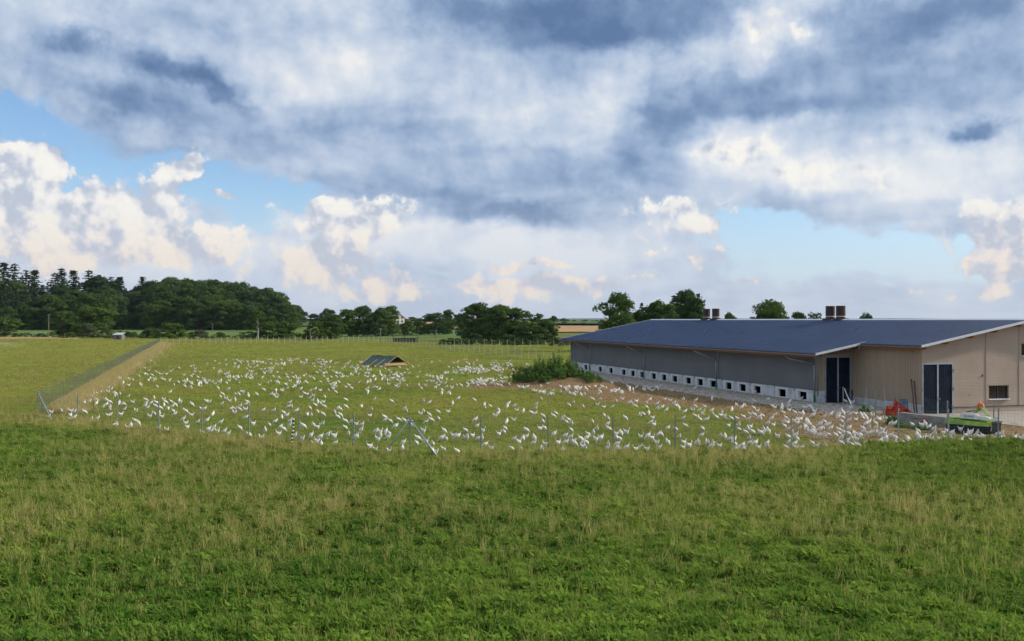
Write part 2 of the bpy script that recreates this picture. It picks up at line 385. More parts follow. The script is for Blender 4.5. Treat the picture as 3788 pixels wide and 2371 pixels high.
sheet('grain_field', [fx(1560, 560), fx(1765, 545), fx(1790, 900), fx(1480, 900)], M_wheat, .4, 20)
sheet('grain_field', [fx(2010, 400), fx(2300, 400), fx(2330, 560), fx(2010, 560)], M_wheat, .4, 20)
sheet('maize_field', [fx(2000, 570), fx(2330, 570), fx(2360, 900), fx(1990, 900)], M_corn, 1.6, 20)
# far wooded ridge
def far_ridge():
    me = bpy.data.meshes.new('far_hills'); v = []; f = []; n = 120
    for i in range(n + 1):
        x = -9000 + 18000 * i / n; t = float(vnoise(x, 0, .0011, 77, 4)); hh = 10 + 16 * t
        v += [(x, 8200, 0), (x, 8500, hh * .8), (x, 9200, hh), (x, 10500, 0)]
    for i in range(n):
        for k in range(3): a = i * 4 + k; f.append((a, a + 4, a + 5, a + 1))
    me.from_pydata(v, [], f); me.shade_smooth()
    return tag(link('far_hills', me, mat('far_forest', (.030, .048, .040), 1, .2, .004)), kind='structure')
far_ridge()
# ------------------------------------------------------------------ the barn
M_roof = mat('roof_sheet', (.017, .043, .112), .45, .24, .9, spec=.32, stretch=(.25, 2.2, 1))
M_trim = mat('galvanised', (.30, .32, .34), .45, .15, 4, metal=.5)
M_trimw = mat('pale_trim', (.62, .64, .66), .5, .06, 4)
M_curt = mat('grey_curtain', (.150, .155, .166), .75, .07, .6, stretch=(1, .8, .8))
M_conc = mat('plinth_concrete', (.55, .57, .58), .85, .18, 1.6, bump=.2)
M_tan = mat('tan_cladding', (.38, .295, .215), .7, .05, .5, spec=.3)
M_wood = mat('larch_timber', (.30, .125, .05), .7, .25, 3, stretch=(1, 6, 6))
M_door = mat('navy_door', (.012, .019, .034), .8, .15, 2, spec=.1)
M_frame = mat('door_frame', (.36, .44, .54), .45, .08, 3, metal=.3)
M_glass = mat('window_glass', (.008, .010, .012), .08, .2, 2, spec=.6)
M_wframe = mat('window_frame', (.035, .037, .04), .5, .1, 3)
M_sill = mat('white_sill', (.72, .74, .76), .5, .05, 3)
M_chim = mat('chimney_brown', (.060, .028, .024), .4, .3, 2, stretch=(6, 6, .4))
M_green = mat('green_plastic', (.010, .20, .085), .45, .1, 3)
M_dark = mat('barn_inside', (.05, .045, .04), .95, .2, 2)
RA, RZ, SL = 11.5, 6.0, .191
rz = lambda a: RZ - SL * abs(RA - a)
def gable_material():
    m = mat('gable_boarding', (.41, .33, .262), .8, .07, .5, spec=.25); T = m.node_tree; E.T = T; p = T.nodes['Principled BSDF']
    tc = T.nodes.new('ShaderNodeTexCoord').outputs['Object']; s = T.nodes.new('ShaderNodeSeparateXYZ'); T.links.new(tc, s.inputs[0])
    w = (E(s.outputs[2]) * 62.8)._m('SINE'); b = T.nodes.new('ShaderNodeBump'); b.inputs['Strength'].default_value = .22; b.inputs['Distance'].default_value = .01
    T.links.new(w.k, b.inputs['Height']); T.links.new(b.outputs[0], p.inputs['Normal']); return m
M_gable = gable_material()
def barn():
    B = empty('hen_barn', (BN.x, BN.y, 0), BROT, 'long poultry barn with dark blue metal roof, grey curtain side and tan gable', 'barn')
    E0, E1, W0, W1, G0, L = -1.1, 2.54, -1.5, 53.2, -7.92, 51.7       # eaves, verges, length
    # roof of trapezoidal sheet, ribs running down the slope
    m = MB(); pitch = .28; b = G0; prof = []
    while b < W1 - .05:
        for db, up in ((0, 0), (.12, 0), (.15, .038), (.21, .038), (.24, 0)):
            if b + db < W1: prof.append((b + db, up))
        b += pitch
    prof.append((W1, 0))
    # make sure the step of the eaves falls on a profile line
    for (b0, u0), (b1, u1) in zip(prof, prof[1:]):
        a0 = E0 if (b0 + b1) / 2 > W0 else E1
        m.face((a0, b0, rz(a0) + u0), (RA, b0, RZ + u0), (RA, b1, RZ + u1), (a0, b1, rz(a0) + u1))
    roof = m.build('roof', M_roof, B)
    m = MB(); m.face((RA, G0, RZ), (24.1, G0, rz(24.1)), (24.1, W1, rz(24.1)), (RA, W1, RZ)); m.build('roof_slope', M_roof, roof)
    m = MB()   # soffit boarding a hand below the sheet
    for a0, b0, b1 in ((E0 + .03, W0 + .03, W1 - .03), (E1 + .03, G0 + .03, W0 + .03)):
        m.prism([(a0, b0, rz(a0) - .07), (RA, b0, RZ - .07), (24, b0, rz(24) - .07), (24, b0, rz(24) - .03), (RA, b0, RZ - .03), (a0, b0, rz(a0) - .03)], (0, b1 - b0, 0))
    m.build('soffit', M_wood, roof)
    m = MB(); m.prism([(RA - .28, G0 - .03, RZ - .02), (RA, G0 - .03, RZ + .05), (RA + .28, G0 - .03, RZ - .02), (RA, G0 - .03, RZ + .085)], (0, W1 - G0 + .06, 0)); m.build('ridge_cap', M_trimw, roof)
    def strip(a0, b0, a1, b1, name='verge_trim'):
        m = MB(); m.beam((a0, b0, rz(a0) - .03), (a1, b1, rz(a1) - .03), .05, .16); return m.build(name, M_trimw, roof)
    strip(E0, W0 - .03, E1 + .5, W0 - .03); strip(E1, G0 - .03, RA, G0 - .03); strip(RA, G0 - .03, 24.1, G0 - .03); strip(E0, W1 + .03, RA, W1 + .03)
    for a, b0, b1 in ((E0, W0, W1), (E1, G0, W0 - .08)):     # fascia and half-round gutter
        m = MB(); m.box(a + .03, a + .07, b0 + .02, b1 - .02, rz(a) - .27, rz(a) - .04); m.build('fascia', M_wood, roof)
        m = MB(); pts = [(a - .07 + .075 * math.cos(t), 0, rz(a) - .07 + .075 * math.sin(t)) for t in [math.pi + math.pi * k / 8 for k in range(9)]]
        pts2 = [(a - .07 + .066 * math.cos(t), 0, rz(a) - .07 + .066 * math.sin(t)) for t in [math.pi + math.pi * k / 8 for k in range(9)]]
        m.prism([(x, b0 - .02, z) for x, y, z in pts + pts2[::-1]], (0, b1 - b0 + .04, 0)); m.build('gutter', M_trim, roof)
    for a in (2.95, 4.7, 6.7, 8.7, 10.7, 12.7, 15, 17.5):     # purlin ends under the near verge
        m = MB(); z = rz(a) - .09; m.prism([(a - .09, -7.27, z), (a + .09, -7.27, z + .03), (a + .09, -7.27, z - .20), (a - .09, -7.27, z - .22)], (0, -.56, 0)); m.build('purlin', M_wood, B)
    for a in (-.35, 1.6):
        m = MB(); z = rz(a) - .09; m.box(a - .09, a + .09, -1.42, 0, z - .2, z); m.build('purlin', M_wood, B)
    for b in (52.4,):
        m = MB(); m.box(-.9, -.7, b - .7, b + .75, rz(-.8) - .33, rz(-.8) - .09); m.build('purlin', M_wood, B)
    # chimneys
    for b in (38.4, 36.25, 14.95, 13.4):
        m = MB(); r = .41; n = 20; m.mi = 0
        ring = lambda z, rr: [(RA + rr * math.cos(2 * math.pi * k / n), b + rr * math.sin(2 * math.pi * k / n), z) for k in range(n)]
        zs = [(5.7, r), (7.25, r), (7.25, r - .04), (6.6, r - .04)]
        for (z0, r0), (z1, r1) in zip(zs, zs[1:]):
            A, C = ring(z0, r0), ring(z1, r1)
            for k in range(n): j = (k + 1) % n; m.face(A[k], A[j], C[j], C[k])
        m.face(*ring(6.6, r - .04))
        ch = m.build('chimney', M_chim, B)
        m = MB()
        for k in range(n): j = (k + 1) % n; A, C = ring(6.27, r + .012), ring(6.34, r + .012); m.face(A[k], A[j], C[j], C[k])
        for z in (6.27, 6.34):
            A, C = ring(z, r - .01), ring(z, r + .012)
            for k in range(n): j = (k + 1) % n; m.face(A[k], A[j], C[j], C[k])
        m.build('band', M_trimw, ch)
        m = MB(); m.box(RA - .5, RA + .5, b - .5, b + .5, 5.6, 6.14); m.build('collar', M_chim, ch)
    # long side of the wing: concrete plinth with hatches, grey curtain above, bays every 15 m
    holes = []
    for px in (2134.5, 2167, 2220, 2260, 2307, 2340.5, 2375, 2418, 2456, 2496, 2546, 2590, 2637, 2695, 2747, 2801, 2893, 2969):
        k = px - CX; holes.append((F * BN.x - k * BN.y) / (F * .2855 + k * .9584))
    holes.sort(); PH = .86; hw, hz0, hz1 = .56, .10, .70
    m = MB(); edges = [0.0]
    for h in holes: edges += [h - hw, h + hw]
    edges.append(L)
    for i in range(0, len(edges), 2): m.box(0, .2, edges[i], edges[i + 1], -.3, PH)
    for h in holes: m.box(0, .2, h - hw, h + hw, -.3, hz0); m.box(0, .2, h - hw, h + hw, hz1, PH)
    m.build('plinth', M_conc, B)
    m0 = None
    for h in holes:                                            # each hatch stands in a pale panel, slightly proud
        m = MB()
        for y0, y1, z0, z1 in ((-.86, -hw + .02, .03, PH - .03), (hw - .02, .86, .03, PH - .03), (-hw + .02, hw - .02, .03, hz0 + .02), (-hw + .02, hw - .02, hz1 - .02, PH - .03)): m.box(-.03, -.003, y0, y1, z0, z1)
        if m0 is None: m0 = m.mesh('hatch_panel')
        o = link('hatch_panel', m0, M_sillc if False else M_conc2, B); o.location = (0, h, 0)
        q = MB(); q.box(.02, .06, hw - .16, hw, hz0 + .02, hz1 - .02); f = q.build('hatch_slide', M_conc, o)
    for i, h in enumerate(holes[:-1]):
        m = MB(); y = h + 1.05; m.beam((-.02, y, .9), (-.02, y, .68), .035, .03); m.beam((-.03, y, .9), (-.03, y + .1, .92), .03); m.build('hatch_hook', M_wframe, B)
    bays = [0.04, 14.55, 29.7, 44.9, L]
    for b0, b1 in zip(bays, bays[1:]):
        m = MB(); n = max(2, int((b1 - b0) / 1.0)); 
        for k in range(n):                                     # cloth slack between its rods
            y0, y1 = b0 + .06 + (b1 - b0 - .12) * k / n, b0 + .06 + (b1 - b0 - .12) * (k + 1) / n
            for z0, z1, d0, d1 in ((PH, 1.5, .0, .035), (1.5, 2.2, .035, .045), (2.2, 2.9, .045, .03), (2.9, 3.5, .03, 0)):
                s0 = .012 * math.sin(k * 1.9); s1 = .012 * math.sin(k * 1.9 + 1.9)
                m.face((.03 - d0 * .6 + s0, y0, z0), (.03 - d0 * .6 + s1, y1, z0), (.03 - d1 * .6 + s1, y1, z1), (.03 - d1 * .6 + s0, y0, z1))
        c = m.build('curtain', M_curt, B, True)
        m = MB(); m.tube([(.0, b0 + .1, PH + .035), (.0, b1 - .1, PH + .035)], .028, 6); m.build('curtain_rod', M_curt, c)
    for b in bays:
        m = MB(); m.box(-.045, .12, b - .05, b + .05, PH, 3.52); m.build('bay_post', M_trim, B)
    for b in (.12, 14.75, 29.9, 45.1):                         # downpipes
        g = rz(E0) - .12; top = 3.05 if b < 1 else 2.78
        m = MB(); m.tube([(E0 - .07, b + 2.1, g), (E0 - .07, b + 2.05, g - .18), (E0 + .05, b + 1.8, g - .33), (-.13, b + .12, top - .22), (-.11, b, top - .4), (-.11, b, .45)], .052, 8)
        dp = m.build('downpipe', M_trim, B, True)
        m = MB(); m.tube([(-.11, b, .56), (-.11, b, -.08)], .072, 10); m.tube([(-.11, b, .42), (-.16, b - .16, .36), (-.16, b - .26, .30)], .02, 6); m.build('standpipe', M_green, dp)
    # conduit from the upper gutter across the wing's end
    m = MB(); m.tube([(E1 - .05, -1.6, rz(E1) - .12), (E1 - .05, -1.5, rz(E1) - .4), (2.6, -.35, 3.72), (1.9, -.12, 3.55), (.45, -.12, 3.47), (.10, -.08, 3.36), (.06, -.08, .5)], .045, 8); m.build('downpipe', M_trim, B, True)
    def wall(name, A0, A1, b, z0, top, openings, material, nrm=-1, parent=B):
        """end wall in the plane of constant b with openings (a0,a1,z0,z1) and reveals"""
        m = MB(); xs = sorted({A0, A1, *[q for o in openings for q in o[:2]]})
        if A0 < RA < A1: xs = sorted({*xs, RA})
        for x0, x1 in zip(xs, xs[1:]):
            os_ = sorted([o for o in openings if o[0] <= x0 + 1e-6 and o[1] >= x1 - 1e-6], key=lambda o: o[2]); z = z0
            for o in os_:
                if o[2] > z: m.face((x0, b, z), (x1, b, z), (x1, b, o[2]), (x0, b, o[2]))
                z = o[3]
            m.face((x0, b, z), (x1, b, z), (x1, b, top(x1)), (x0, b, top(x0)))
        for a0, a1, w0, w1 in openings:
            d = .22
            for p, q in (((a0, w0), (a1, w0)), ((a1, w0), (a1, w1)), ((a1, w1), (a0, w1)), ((a0, w1), (a0, w0))):
                m.face((p[0], b, p[1]), (q[0], b, q[1]), (q[0], b + d, q[1]), (p[0], b + d, p[1]))
        return m.build(name, material, parent)
    def double_door(a0, a1, b, z0, z1):
        d = empty('door', (0, 0, 0)); d.parent = B
        m = MB(); t = .075
        m.box(a0, a0 + t, b - .05, b + .05, z0, z1); m.box(a1 - t, a1, b - .05, b + .05, z0, z1); m.box(a0 + t, a1 - t, b - .05, b + .05, z1 - t, z1)
        m.build('frame', M_frame, d); c = (a0 + a1) / 2
        for s in (-1, 1):
            x0, x1 = (a0 + t, c - .055) if s < 0 else (c + .055, a1 - t)
            m = MB(); k = 8                                     # ribbed leaf
            for i in range(k):
                y0, y1 = x0 + (x1 - x0) * i / k, x0 + (x1 - x0) * (i + 1) / k
                m.box(y0 + .004, y1 - .004, b - .02, b + .03, z0 + .04, z1 - t)
            m.box(x0, x1, b + .0, b + .02, z0 + .04, z1 - t)
            lf = m.build('leaf', M_door, d)
            for zz in (z0 + .45, (z0 + z1) / 2, z1 - .5):
                m = MB(); hx = a0 - .01 if s < 0 else a1 + .01; m.tube([(hx, b - .07, zz - .12), (hx, b - .07, zz + .12)], .028, 8); m.box(hx - .05, hx + .05, b - .065, b - .052, zz - .05, zz + .05); m.build('hinge', M_trim, d)
        m = MB(); m.box(c - .055, c + .055, b - .045, b + .02, z0 + .03, z1 - t); st = m.build('meeting_stile', M_frame, d)
        m = MB(); m.tube([(c, b - .05, z0 + 1.05), (c, b - .10, z0 + 1.05), (c + .17, b - .10, z0 + 1.07)], .016, 6); m.box(c - .03, c + .03, b - .056, b - .046, z0 + .85, z0 + 1.2); m.build('handle', M_trim, d)
        return d
    # end wall of the wing
    wall('end_wall', 0, 3.1, 0, .86, lambda a: rz(a) - .07, [(.72, 2.88, -.5, 3.33)], M_tan)
    m = MB(); m.box(-.01, .70, -.015, .2, -.3, .857); m.build('end_plinth', M_conc, B)
    for a0, a1 in ((.03, .28), (.40, .64)):
        m = MB(); m.box(a0, a1, -.03, -.002, .87, 3.44); m.build('cladding_rib', M_tan, B)
    double_door(.72, 2.88, 0.03, -.02, 3.33)
    # corrugated side wall between the wing and the gable
    m = MB(); y = -7.27; prof = []
    while y < -.02:
        for d, u in ((0, 0), (.10, 0), (.13, -.045), (.20, -.045), (.23, 0)):
            if y + d < 0: prof.append((y + d, u))
        y += .245
    prof.append((0, 0))
    for (y0, u0), (y1, u1) in zip(prof, prof[1:]): m.face((3.1 + u0, y0, .38), (3.1 + u1, y1, .38), (3.1 + u1, y1, 4.34), (3.1 + u0, y0, 4.34))
    m.build('side_wall', M_tan, B)
    ys = [-7.27, -5.9, -4.5, -3.0, -1.5, 0]
    for y0, y1 in zip(ys, ys[1:]):
        m = MB(); m.box(3.02, 3.3, y0 + .012, y1 - .012, -.5, .372); m.build('plinth_block', M_conc, B)
    # gable
    op = [(3.15, 5.6, -.6, 3.11), (8.53, 10.18, .63, 1.545), (11.25, 12.7, 3.55, 4.36)]
    wall('gable_wall', 3.1, 19.9, -7.27, -.8, lambda a: rz(a) - .07, op, M_gable)
    double_door(3.15, 5.6, -7.24, -.32, 3.11)
    for a0, a1, z0, z1 in op[1:]:
        w = empty('window'); w.parent = B; b = -7.12
        m = MB(); t = .06
        m.box(a0, a0 + t, b - .04, b + .04, z0, z1); m.box(a1 - t, a1, b - .04, b + .04, z0, z1); m.box(a0 + t, a1 - t, b - .04, b + .04, z0, z0 + t); m.box(a0 + t, a1 - t, b - .04, b + .04, z1 - t, z1); c = (a0 + a1) / 2; m.box(c - .035, c + .035, b - .045, b + .035, z0 + t, z1 - t)
        m.build('frame', M_wframe, w)
        for x0, x1 in ((a0 + t, c - .035), (c + .035, a1 - t)):
            m = MB(); m.box(x0, x1, b - .008, b + .008, z0 + t, z1 - t); m.build('pane', M_glass, w)
        m = MB(); m.prism([(a0 - .06, -7.40, z0 - .045), (a0 - .06, -7.10, z0 - .012), (a0 - .06, -7.10, z0 + .012), (a0 - .06, -7.40, z0 - .015)], (a1 - a0 + .12, 0, 0)); m.build('sill', M_sill, w)
        m = MB(); m.box(a0 - .05, a1 + .05, -7.31, -7.274, z1 + .002, z1 + .05); m.build('drip_edge', M_tan, w)
    for a in (8.28, 11.05):
        m = MB(); m.box(a - .035, a + .035, -7.30, -7.273, .18, rz(a) - .12); m.build('joint_cover', M_tan, B)
    m = MB(); m.box(5.68, 19.9, -7.31, -7.273, .13, .165); m.build('base_rail', M_wframe, B)
    m = MB(); m.box(7.95, 8.0, -7.33, -7.272, 2.16, 2.30); m.build('wall_fitting', M_wframe, B)
    m = MB(); m.box(6.9, 6.98, -7.30, -7.272, .93, 1.0); m.build('wall_fitting', M_tan, B)
    # remaining shell: far end, back, inner partition, floor
    m = MB(); m.face((0, L, -.3), (19.9, L, -.3), (19.9, L, rz(19.9) - .07), (RA, L, RZ - .07), (0, L, rz(0) - .07)); m.build('far_wall', M_tan, B)
    m = MB(); m.box(19.8, 19.95, -7.25, L, -.6, rz(19.9) - .1); m.build('back_wall', M_tan, B)
    m = MB(); m.box(3.12, 3.25, .02, L - .02, -.2, rz(3.2) - .1); m.build('inner_wall', M_dark, B)
    m = MB(); m.box(.21, 19.7, .02, L - .02, -.25, .06); m.build('floor', M_dark, B)
    return B
M_conc2 = mat('hatch_panel', (.64, .66, .66), .8, .07, 3)
BARN = barn()
# ------------------------------------------------------------------ fences
M_post = mat('galvanised_post', (.27, .31, .31), .5, .2, 5, metal=.4)
M_wire = mat('fence_wire', (.20, .25, .245), .6, .1, 5, metal=.2)
M_brace = mat('bright_tube', (.40, .43, .45), .4, .1, 3, metal=.5)
def post_mesh(h=1.72):
    m = MB(); w, d, t = .05, .035, .008                      # steel channel post with hooks, capped
    m.prism([(-w / 2, -d / 2, -.25), (w / 2, -d / 2, -.25), (w / 2, d / 2, -.25), (w / 2 - t, d / 2, -.25), (w / 2 - t, -d / 2 + t, -.25), (-w / 2 + t, -d / 2 + t, -.25), (-w / 2 + t, d / 2, -.25), (-w / 2, d / 2, -.25)], (0, 0, h + .25))
    for k in range(9): m.box(w / 2, w / 2 + .012, -.006, .006, .15 + k * .18, .19 + k * .18)
    m.box(-w / 2 - .003, w / 2 + .003, -d / 2 - .003, d / 2 + .003, h, h + .008)
    return m.mesh('post')
ME_post = post_mesh(); ME_postf = post_mesh(); M_pale = mat('pale_post', (.50, .53, .50), .6, .15, 5)
def wire_mesh(path, h=1.6, dx=.16, rows=12, r=.0032):
    """woven fence wire along a path of (x,y) points"""
    m = MB()
    def rod(a, b):
        a, b = Vector(a), Vector(b); d = (b - a).normalized(); u = Vector((0, 0, 1)) if abs(d.z) < .9 else Vector((1, 0, 0)); x = d.cross(u).normalized() * r; y = x.cross(d).normalized() * r
        n = len(m.v); tri = [x, -x * .5 + y * .87, -x * .5 - y * .87]; m.v += [tuple(a + q) for q in tri] + [tuple(b + q) for q in tri]
        for k in range(3): j = (k + 1) % 3; m.f.append((n + k, n + j, n + 3 + j, n + 3 + k)); m.m.append(0)
    for p, q in zip(path, path[1:]):
        L_ = math.hypot(q[0] - p[0], q[1] - p[1]); n = max(1, int(L_ / dx)); z0, z1 = float(H(*p)), float(H(*q))
        for i in range(n):
            t = i / n; x, y, z = p[0] + (q[0] - p[0]) * t, p[1] + (q[1] - p[1]) * t, z0 + (z1 - z0) * t
            rod((x, y, z + .04), (x, y, z + h))
        for k in range(rows + 1):
            zz = .05 + (h - .05) * k / rows; rod((p[0], p[1], z0 + zz), (q[0], q[1], z1 + zz))
    me = bpy.data.meshes.new('wire'); me.from_pydata(m.v, [], m.f); return me
def fence(pts, label, far=False, braces=(), dx=.16, rows=12, scale=1.0, wire=True, group=None, r=.0024):
    f = empty('wire_fence', (0, 0, 0), 0, label, 'fence', group)
    for i, (x, y) in enumerate(pts):
        q = pts[min(i + 1, len(pts) - 1)]; p0 = pts[max(i - 1, 0)]
        o = link('post', ME_postf if far else ME_post, M_pale if far else M_post, f); o.location = (x, y, float(H(x, y))); o.rotation_euler = (rng.uniform(-.02, .02), rng.uniform(-.025, .025), math.atan2(q[1] - p0[1], q[0] - p0[0])); o.scale = (scale, scale, rng.uniform(.97, 1.03))
    for (x, y, tx, ty, h) in braces:
        m = MB(); m.tube([(x, y, float(H(x, y)) + h), (tx, ty, float(H(tx, ty)) - .1)], .032, 8); m.beam((x, y, float(H(x, y)) + h - .05), (x + (tx - x) * .05, y + (ty - y) * .05, float(H(x, y)) + h - .02), .07, .05); m.build('brace', M_brace, f, True)
    if wire: tag(link('wire', wire_mesh(pts, dx=dx, rows=rows, r=r), M_wire, f), kind='stuff')
    return f
G2 = lambda px, py: tuple(gpos(px, py)[:2])
FL = [G2(140, 1548), G2(286, 1566), G2(434, 1577), G2(588, 1602), G2(746, 1616), G2(920, 1626), G2(1108, 1648), G2(1306, 1669), G2(1517, 1687)]
FR = [G2(1517, 1687), G2(1778, 1679), G2(2028, 1675), G2(2267, 1680), G2(2497, 1674), G2(2716, 1677), G2(2927, 1675), G2(3130, 1658), G2(3325, 1655), G2(3510, 1641), G2(3692, 1639), (27.5, 47.6)]
fence(FL, 'wire fence from the braced left corner to the tent-shaped brace in front of the hens', braces=((FL[0][0] + .03, FL[0][1] - .03, *G2(200, 1566), 1.62), (FL[-1][0] - .03, FL[-1][1] - .04, *G2(1408, 1684), 1.58)))
fence(FR[:1] + FR[1:], 'wire fence from the tent-shaped brace to the yard at the right edge', braces=((FR[0][0] + .04, FR[0][1] - .04, *G2(1632, 1700), 1.58),))
A, Bp = Vector(FL[0]), Vector((at(592, 232), 232)); n = 62
fence([tuple(A + (Bp - A) * (k / n)) for k in range(n + 1)], 'long wire fence running away on the left beside tall dry grass', dx=.2, rows=11, r=.003)
A, Bp = Vector((at(1420, 246), 246)), Vector((6.6, 134)); n = 38
pts = [tuple(A + (Bp - A) * (k / n)) for k in range(n + 1)]; k = 19
fence(pts, 'wire fence running from the far meadow to the far end of the barn', True, dx=.22, rows=9, scale=1.5, braces=((*pts[k], pts[k][0] - 1.3, pts[k][1] + .6, 1.6), (*pts[k], pts[k][0] + 1.3, pts[k][1] - .6, 1.6)))
pts = [(at(590, 232) + (at(1420, 262) - at(590, 232)) * k / 40, 233 + 29 * k / 40) for k in range(41)]
fence(pts, 'wire fence closing the hen run at its far left end', True, dx=.3, rows=8, scale=1.5)
pts = [(at(1680, 212) + (at(2135, 206) - at(1680, 212)) * k / 16, 212 - 6 * k / 16) for k in range(17)]
fence(pts, 'wire fence in front of the grove of tall trees', True, dx=.3, rows=8, scale=1.5, braces=((*pts[14], pts[14][0] - 1.3, pts[14][1], 1.6), (*pts[14], pts[14][0] + 1.3, pts[14][1], 1.6)))
IF = [G2(3120, 1530), G2(3202, 1534), G2(3240, 1545), G2(3272, 1549)]
IF2 = [G2(3372, 1568), G2(3506, 1600), G2(3677, 1613)]
fence(IF, 'short inner fence with a braced post in front of the barn doors', braces=((IF[0][0] + .04, IF[0][1] - .03, *G2(3166, 1534), 1.6),))
fence(IF2, 'short run of fence posts between the concrete block and the green mower', dx=.2)
# black and white striped marker stake
def stake():
    p = gpos(1078, 1653); e = empty('striped_stake', p, 0, 'black and white striped stake leaning on the front fence wire', 'stake')
    mats = [mat('stake_white', (.75, .75, .73), .5, .05), mat('stake_black', (.012, .012, .013), .5, .1)]; n = 15
    for k in range(n):
        z0, z1 = .02 + k * .088, .02 + (k + 1) * .088 - (.004 if k % 2 else 0)
        wob = lambda z: (.09 * z + .012 * math.sin(z * 9), .02 * math.sin(z * 7), z)
        m = MB(); m.tube([wob(z0), wob((z0 + z1) / 2), wob(z1)], [.034, .040, .034], 8); m.build('stripe', mats[k % 2], e, True)
stake()
# ------------------------------------------------------------------ things by the barn
M_red = mat('red_paint', (.46, .038, .018), .5, .25, 4)
M_orange = mat('orange_plastic', (.75, .16, .02), .4, .1, 4)
M_steel = mat('dark_steel', (.06, .065, .07), .5, .3, 6, metal=.5)
M_lime = mat('lime_paint', (.25, .40, .05), .5, .25, 3)
M_rubber = mat('black_curtain', (.012, .013, .014), .7, .3, 6)
M_white = mat('white_plastic', (.74, .76, .74), .4, .06, 3)
M_sheet = mat('steel_sheet', (.10, .14, .21), .28, .35, 2, metal=.6)
M_beam = mat('weathered_beam', (.12, .075, .055), .85, .3, 3, stretch=(6, 6, 1))
M_block = mat('cast_concrete', (.30, .28, .265), .9, .22, 3, bump=.5, bscale=25)
M_emb = mat('emblem_red', (.42, .035, .03), .6, .1)
M_ink = mat('dark_ink', (.03, .03, .035), .6, .1)
def red_machine():
    D = 61.6; x0 = at(3272, D); z0 = float(H(at(3320, D), D)); e = empty('red_implement', (x0 + .85, D, z0), R(-6), 'red tractor implement with triangular headstock beside the concrete block', 'farm implement')
    m = MB(); m.prism([(-.85, -.35, .10), (-.35, -.35, -.02), (.75, -.35, .02), (.80, -.35, .22), (.25, -.35, .34), (-.85, -.35, .40)], (0, .55, 0)); m.build('housing', M_red, e)
    m = MB(); m.box(-.70, -.34, -.22, .12, .40, .60); m.build('gearbox', M_red, e)
    m = MB(); m.box(-.66, -.42, -.232, -.222, .44, .57); m.build('warning_plate', M_orange, e)
    m = MB(); m.prism([(-.34, -.30, .30), (-.06, -.30, .30), (-.10, -.30, .84), (-.18, -.30, 1.0), (-.27, -.30, .84)], (0, .26, 0)); m.build('headstock', M_red, e)
    for y in (-.30, .10):
        m = MB(); m.beam((-.14, y, .86), (.88, y, .16), .08, .10); m.build('arm', M_red, e)
        m = MB(); m.beam((-.02, y, .62), (.42, y, .20), .06, .07); m.build('strut', M_red, e)
        m = MB(); m.beam((.86, y, .18), (1.12, y, .06), .05, .05); m.build('link_end', M_steel, e)
    m = MB(); m.tube([(.30, -.2, .42), (.54, -.2, .34)], .07, 10); m.build('cylinder', M_steel, e)
    m = MB(); m.tube([(-.2, -.17, .98), (-.2, -.17, 1.05), (-.27, -.17, 1.09)], .03, 8); m.build('hitch_pin', M_steel, e)
    m = MB(); m.tube([(-.1, -.1, .86), (.05, -.08, .90), (.12, -.1, .76), (.3, -.1, .62)], .022, 6); m.build('hose', M_rubber, e)
red_machine()
def small_sheet():
    D = 63.2; x = at(3348, D); z = float(H(x, D)); e = empty('steel_sheet', (x, D, z), R(10), 'blue-grey metal sheet leaning behind the red implement', 'metal sheet')
    m = MB(); w, h, t = .27, .98, .03; pts = [(-w, 0, .1), (w * .75, 0, 0), (w, 0, .06), (w + .02, .20, h - .04), (w - .05, .21, h), (-w + .06, .21, h), (-w, .2, h - .06)]
    m.prism(pts, (0, t, 0)); m.build('sheet', M_sheet, e); m = MB(); m.tube([pts[-1], pts[-2], pts[-3], pts[-4], pts[2]], .014, 6); m.build('rim', M_steel, e)
small_sheet()
for i, (px, hgt, lean, w) in enumerate(((3381, 2.30, .05, .08), (3390, 2.20, .03, .10))):
    D = 63.75; x = at(px, D); z = float(H(x, D)); m = MB(); m.beam((0, 0, 0), (-lean, .42 - .05 * i, hgt), w, w * .7, (0, 1, 0)); m.beam((-lean * .5 - .02, .17, hgt * .5), (-lean * .5 + .02, .26, hgt * .5 + .3), w + .012, w * .6)
    o = m.build('timber_beam', M_beam); o.location = (x, D - .1, z); tag(o, ('thin brown timber leaning on the tan wall, left of its pair', 'thicker dark timber leaning on the tan wall beside the gable door')[i], 'timber', 'timbers leaning on the wall')
def block():
    a, b = gpos(3316, 1567), gpos(3502, 1584); d = (b - a); L_ = d.length; e = empty('concrete_block', a, math.atan2(d.y, d.x), 'low grey concrete wall block with a red diamond emblem', 'concrete block')
    z1 = b.z - a.z; m = MB(); m.prism([(-.05, 0, -.1), (L_, 0, z1 - .1), (L_, 0, z1 + .60), (L_ * .5, 0, z1 * .5 + .63), (.25, 0, .66), (0, 0, .60)], (0, .38, 0)); m.build('wall', M_block, e)
    c = L_ * .56; zc = .33 + z1 * .5; m = MB(); m.prism([(c - .21, -.018, zc), (c - .06, -.018, zc - .15), (c + .06, -.018, zc - .15), (c + .21, -.018, zc), (c + .06, -.018, zc + .15), (c - .06, -.018, zc + .15)], (0, .014, 0)); p = m.build('emblem', M_emb, e)
    m = MB(); 
    for k in range(4): m.box(c - .115 + k * .062, c - .075 + k * .062, -.024, -.0185, zc - .045, zc + .045)
    m.build('lettering', mat('emblem_letters', (.55, .25, .22), .6, .05), p)
    m = MB(); m.box(c - .62, c - .30, -.02, -.003, zc + .06, zc + .085); m.build('slot', M_ink, e)
block()
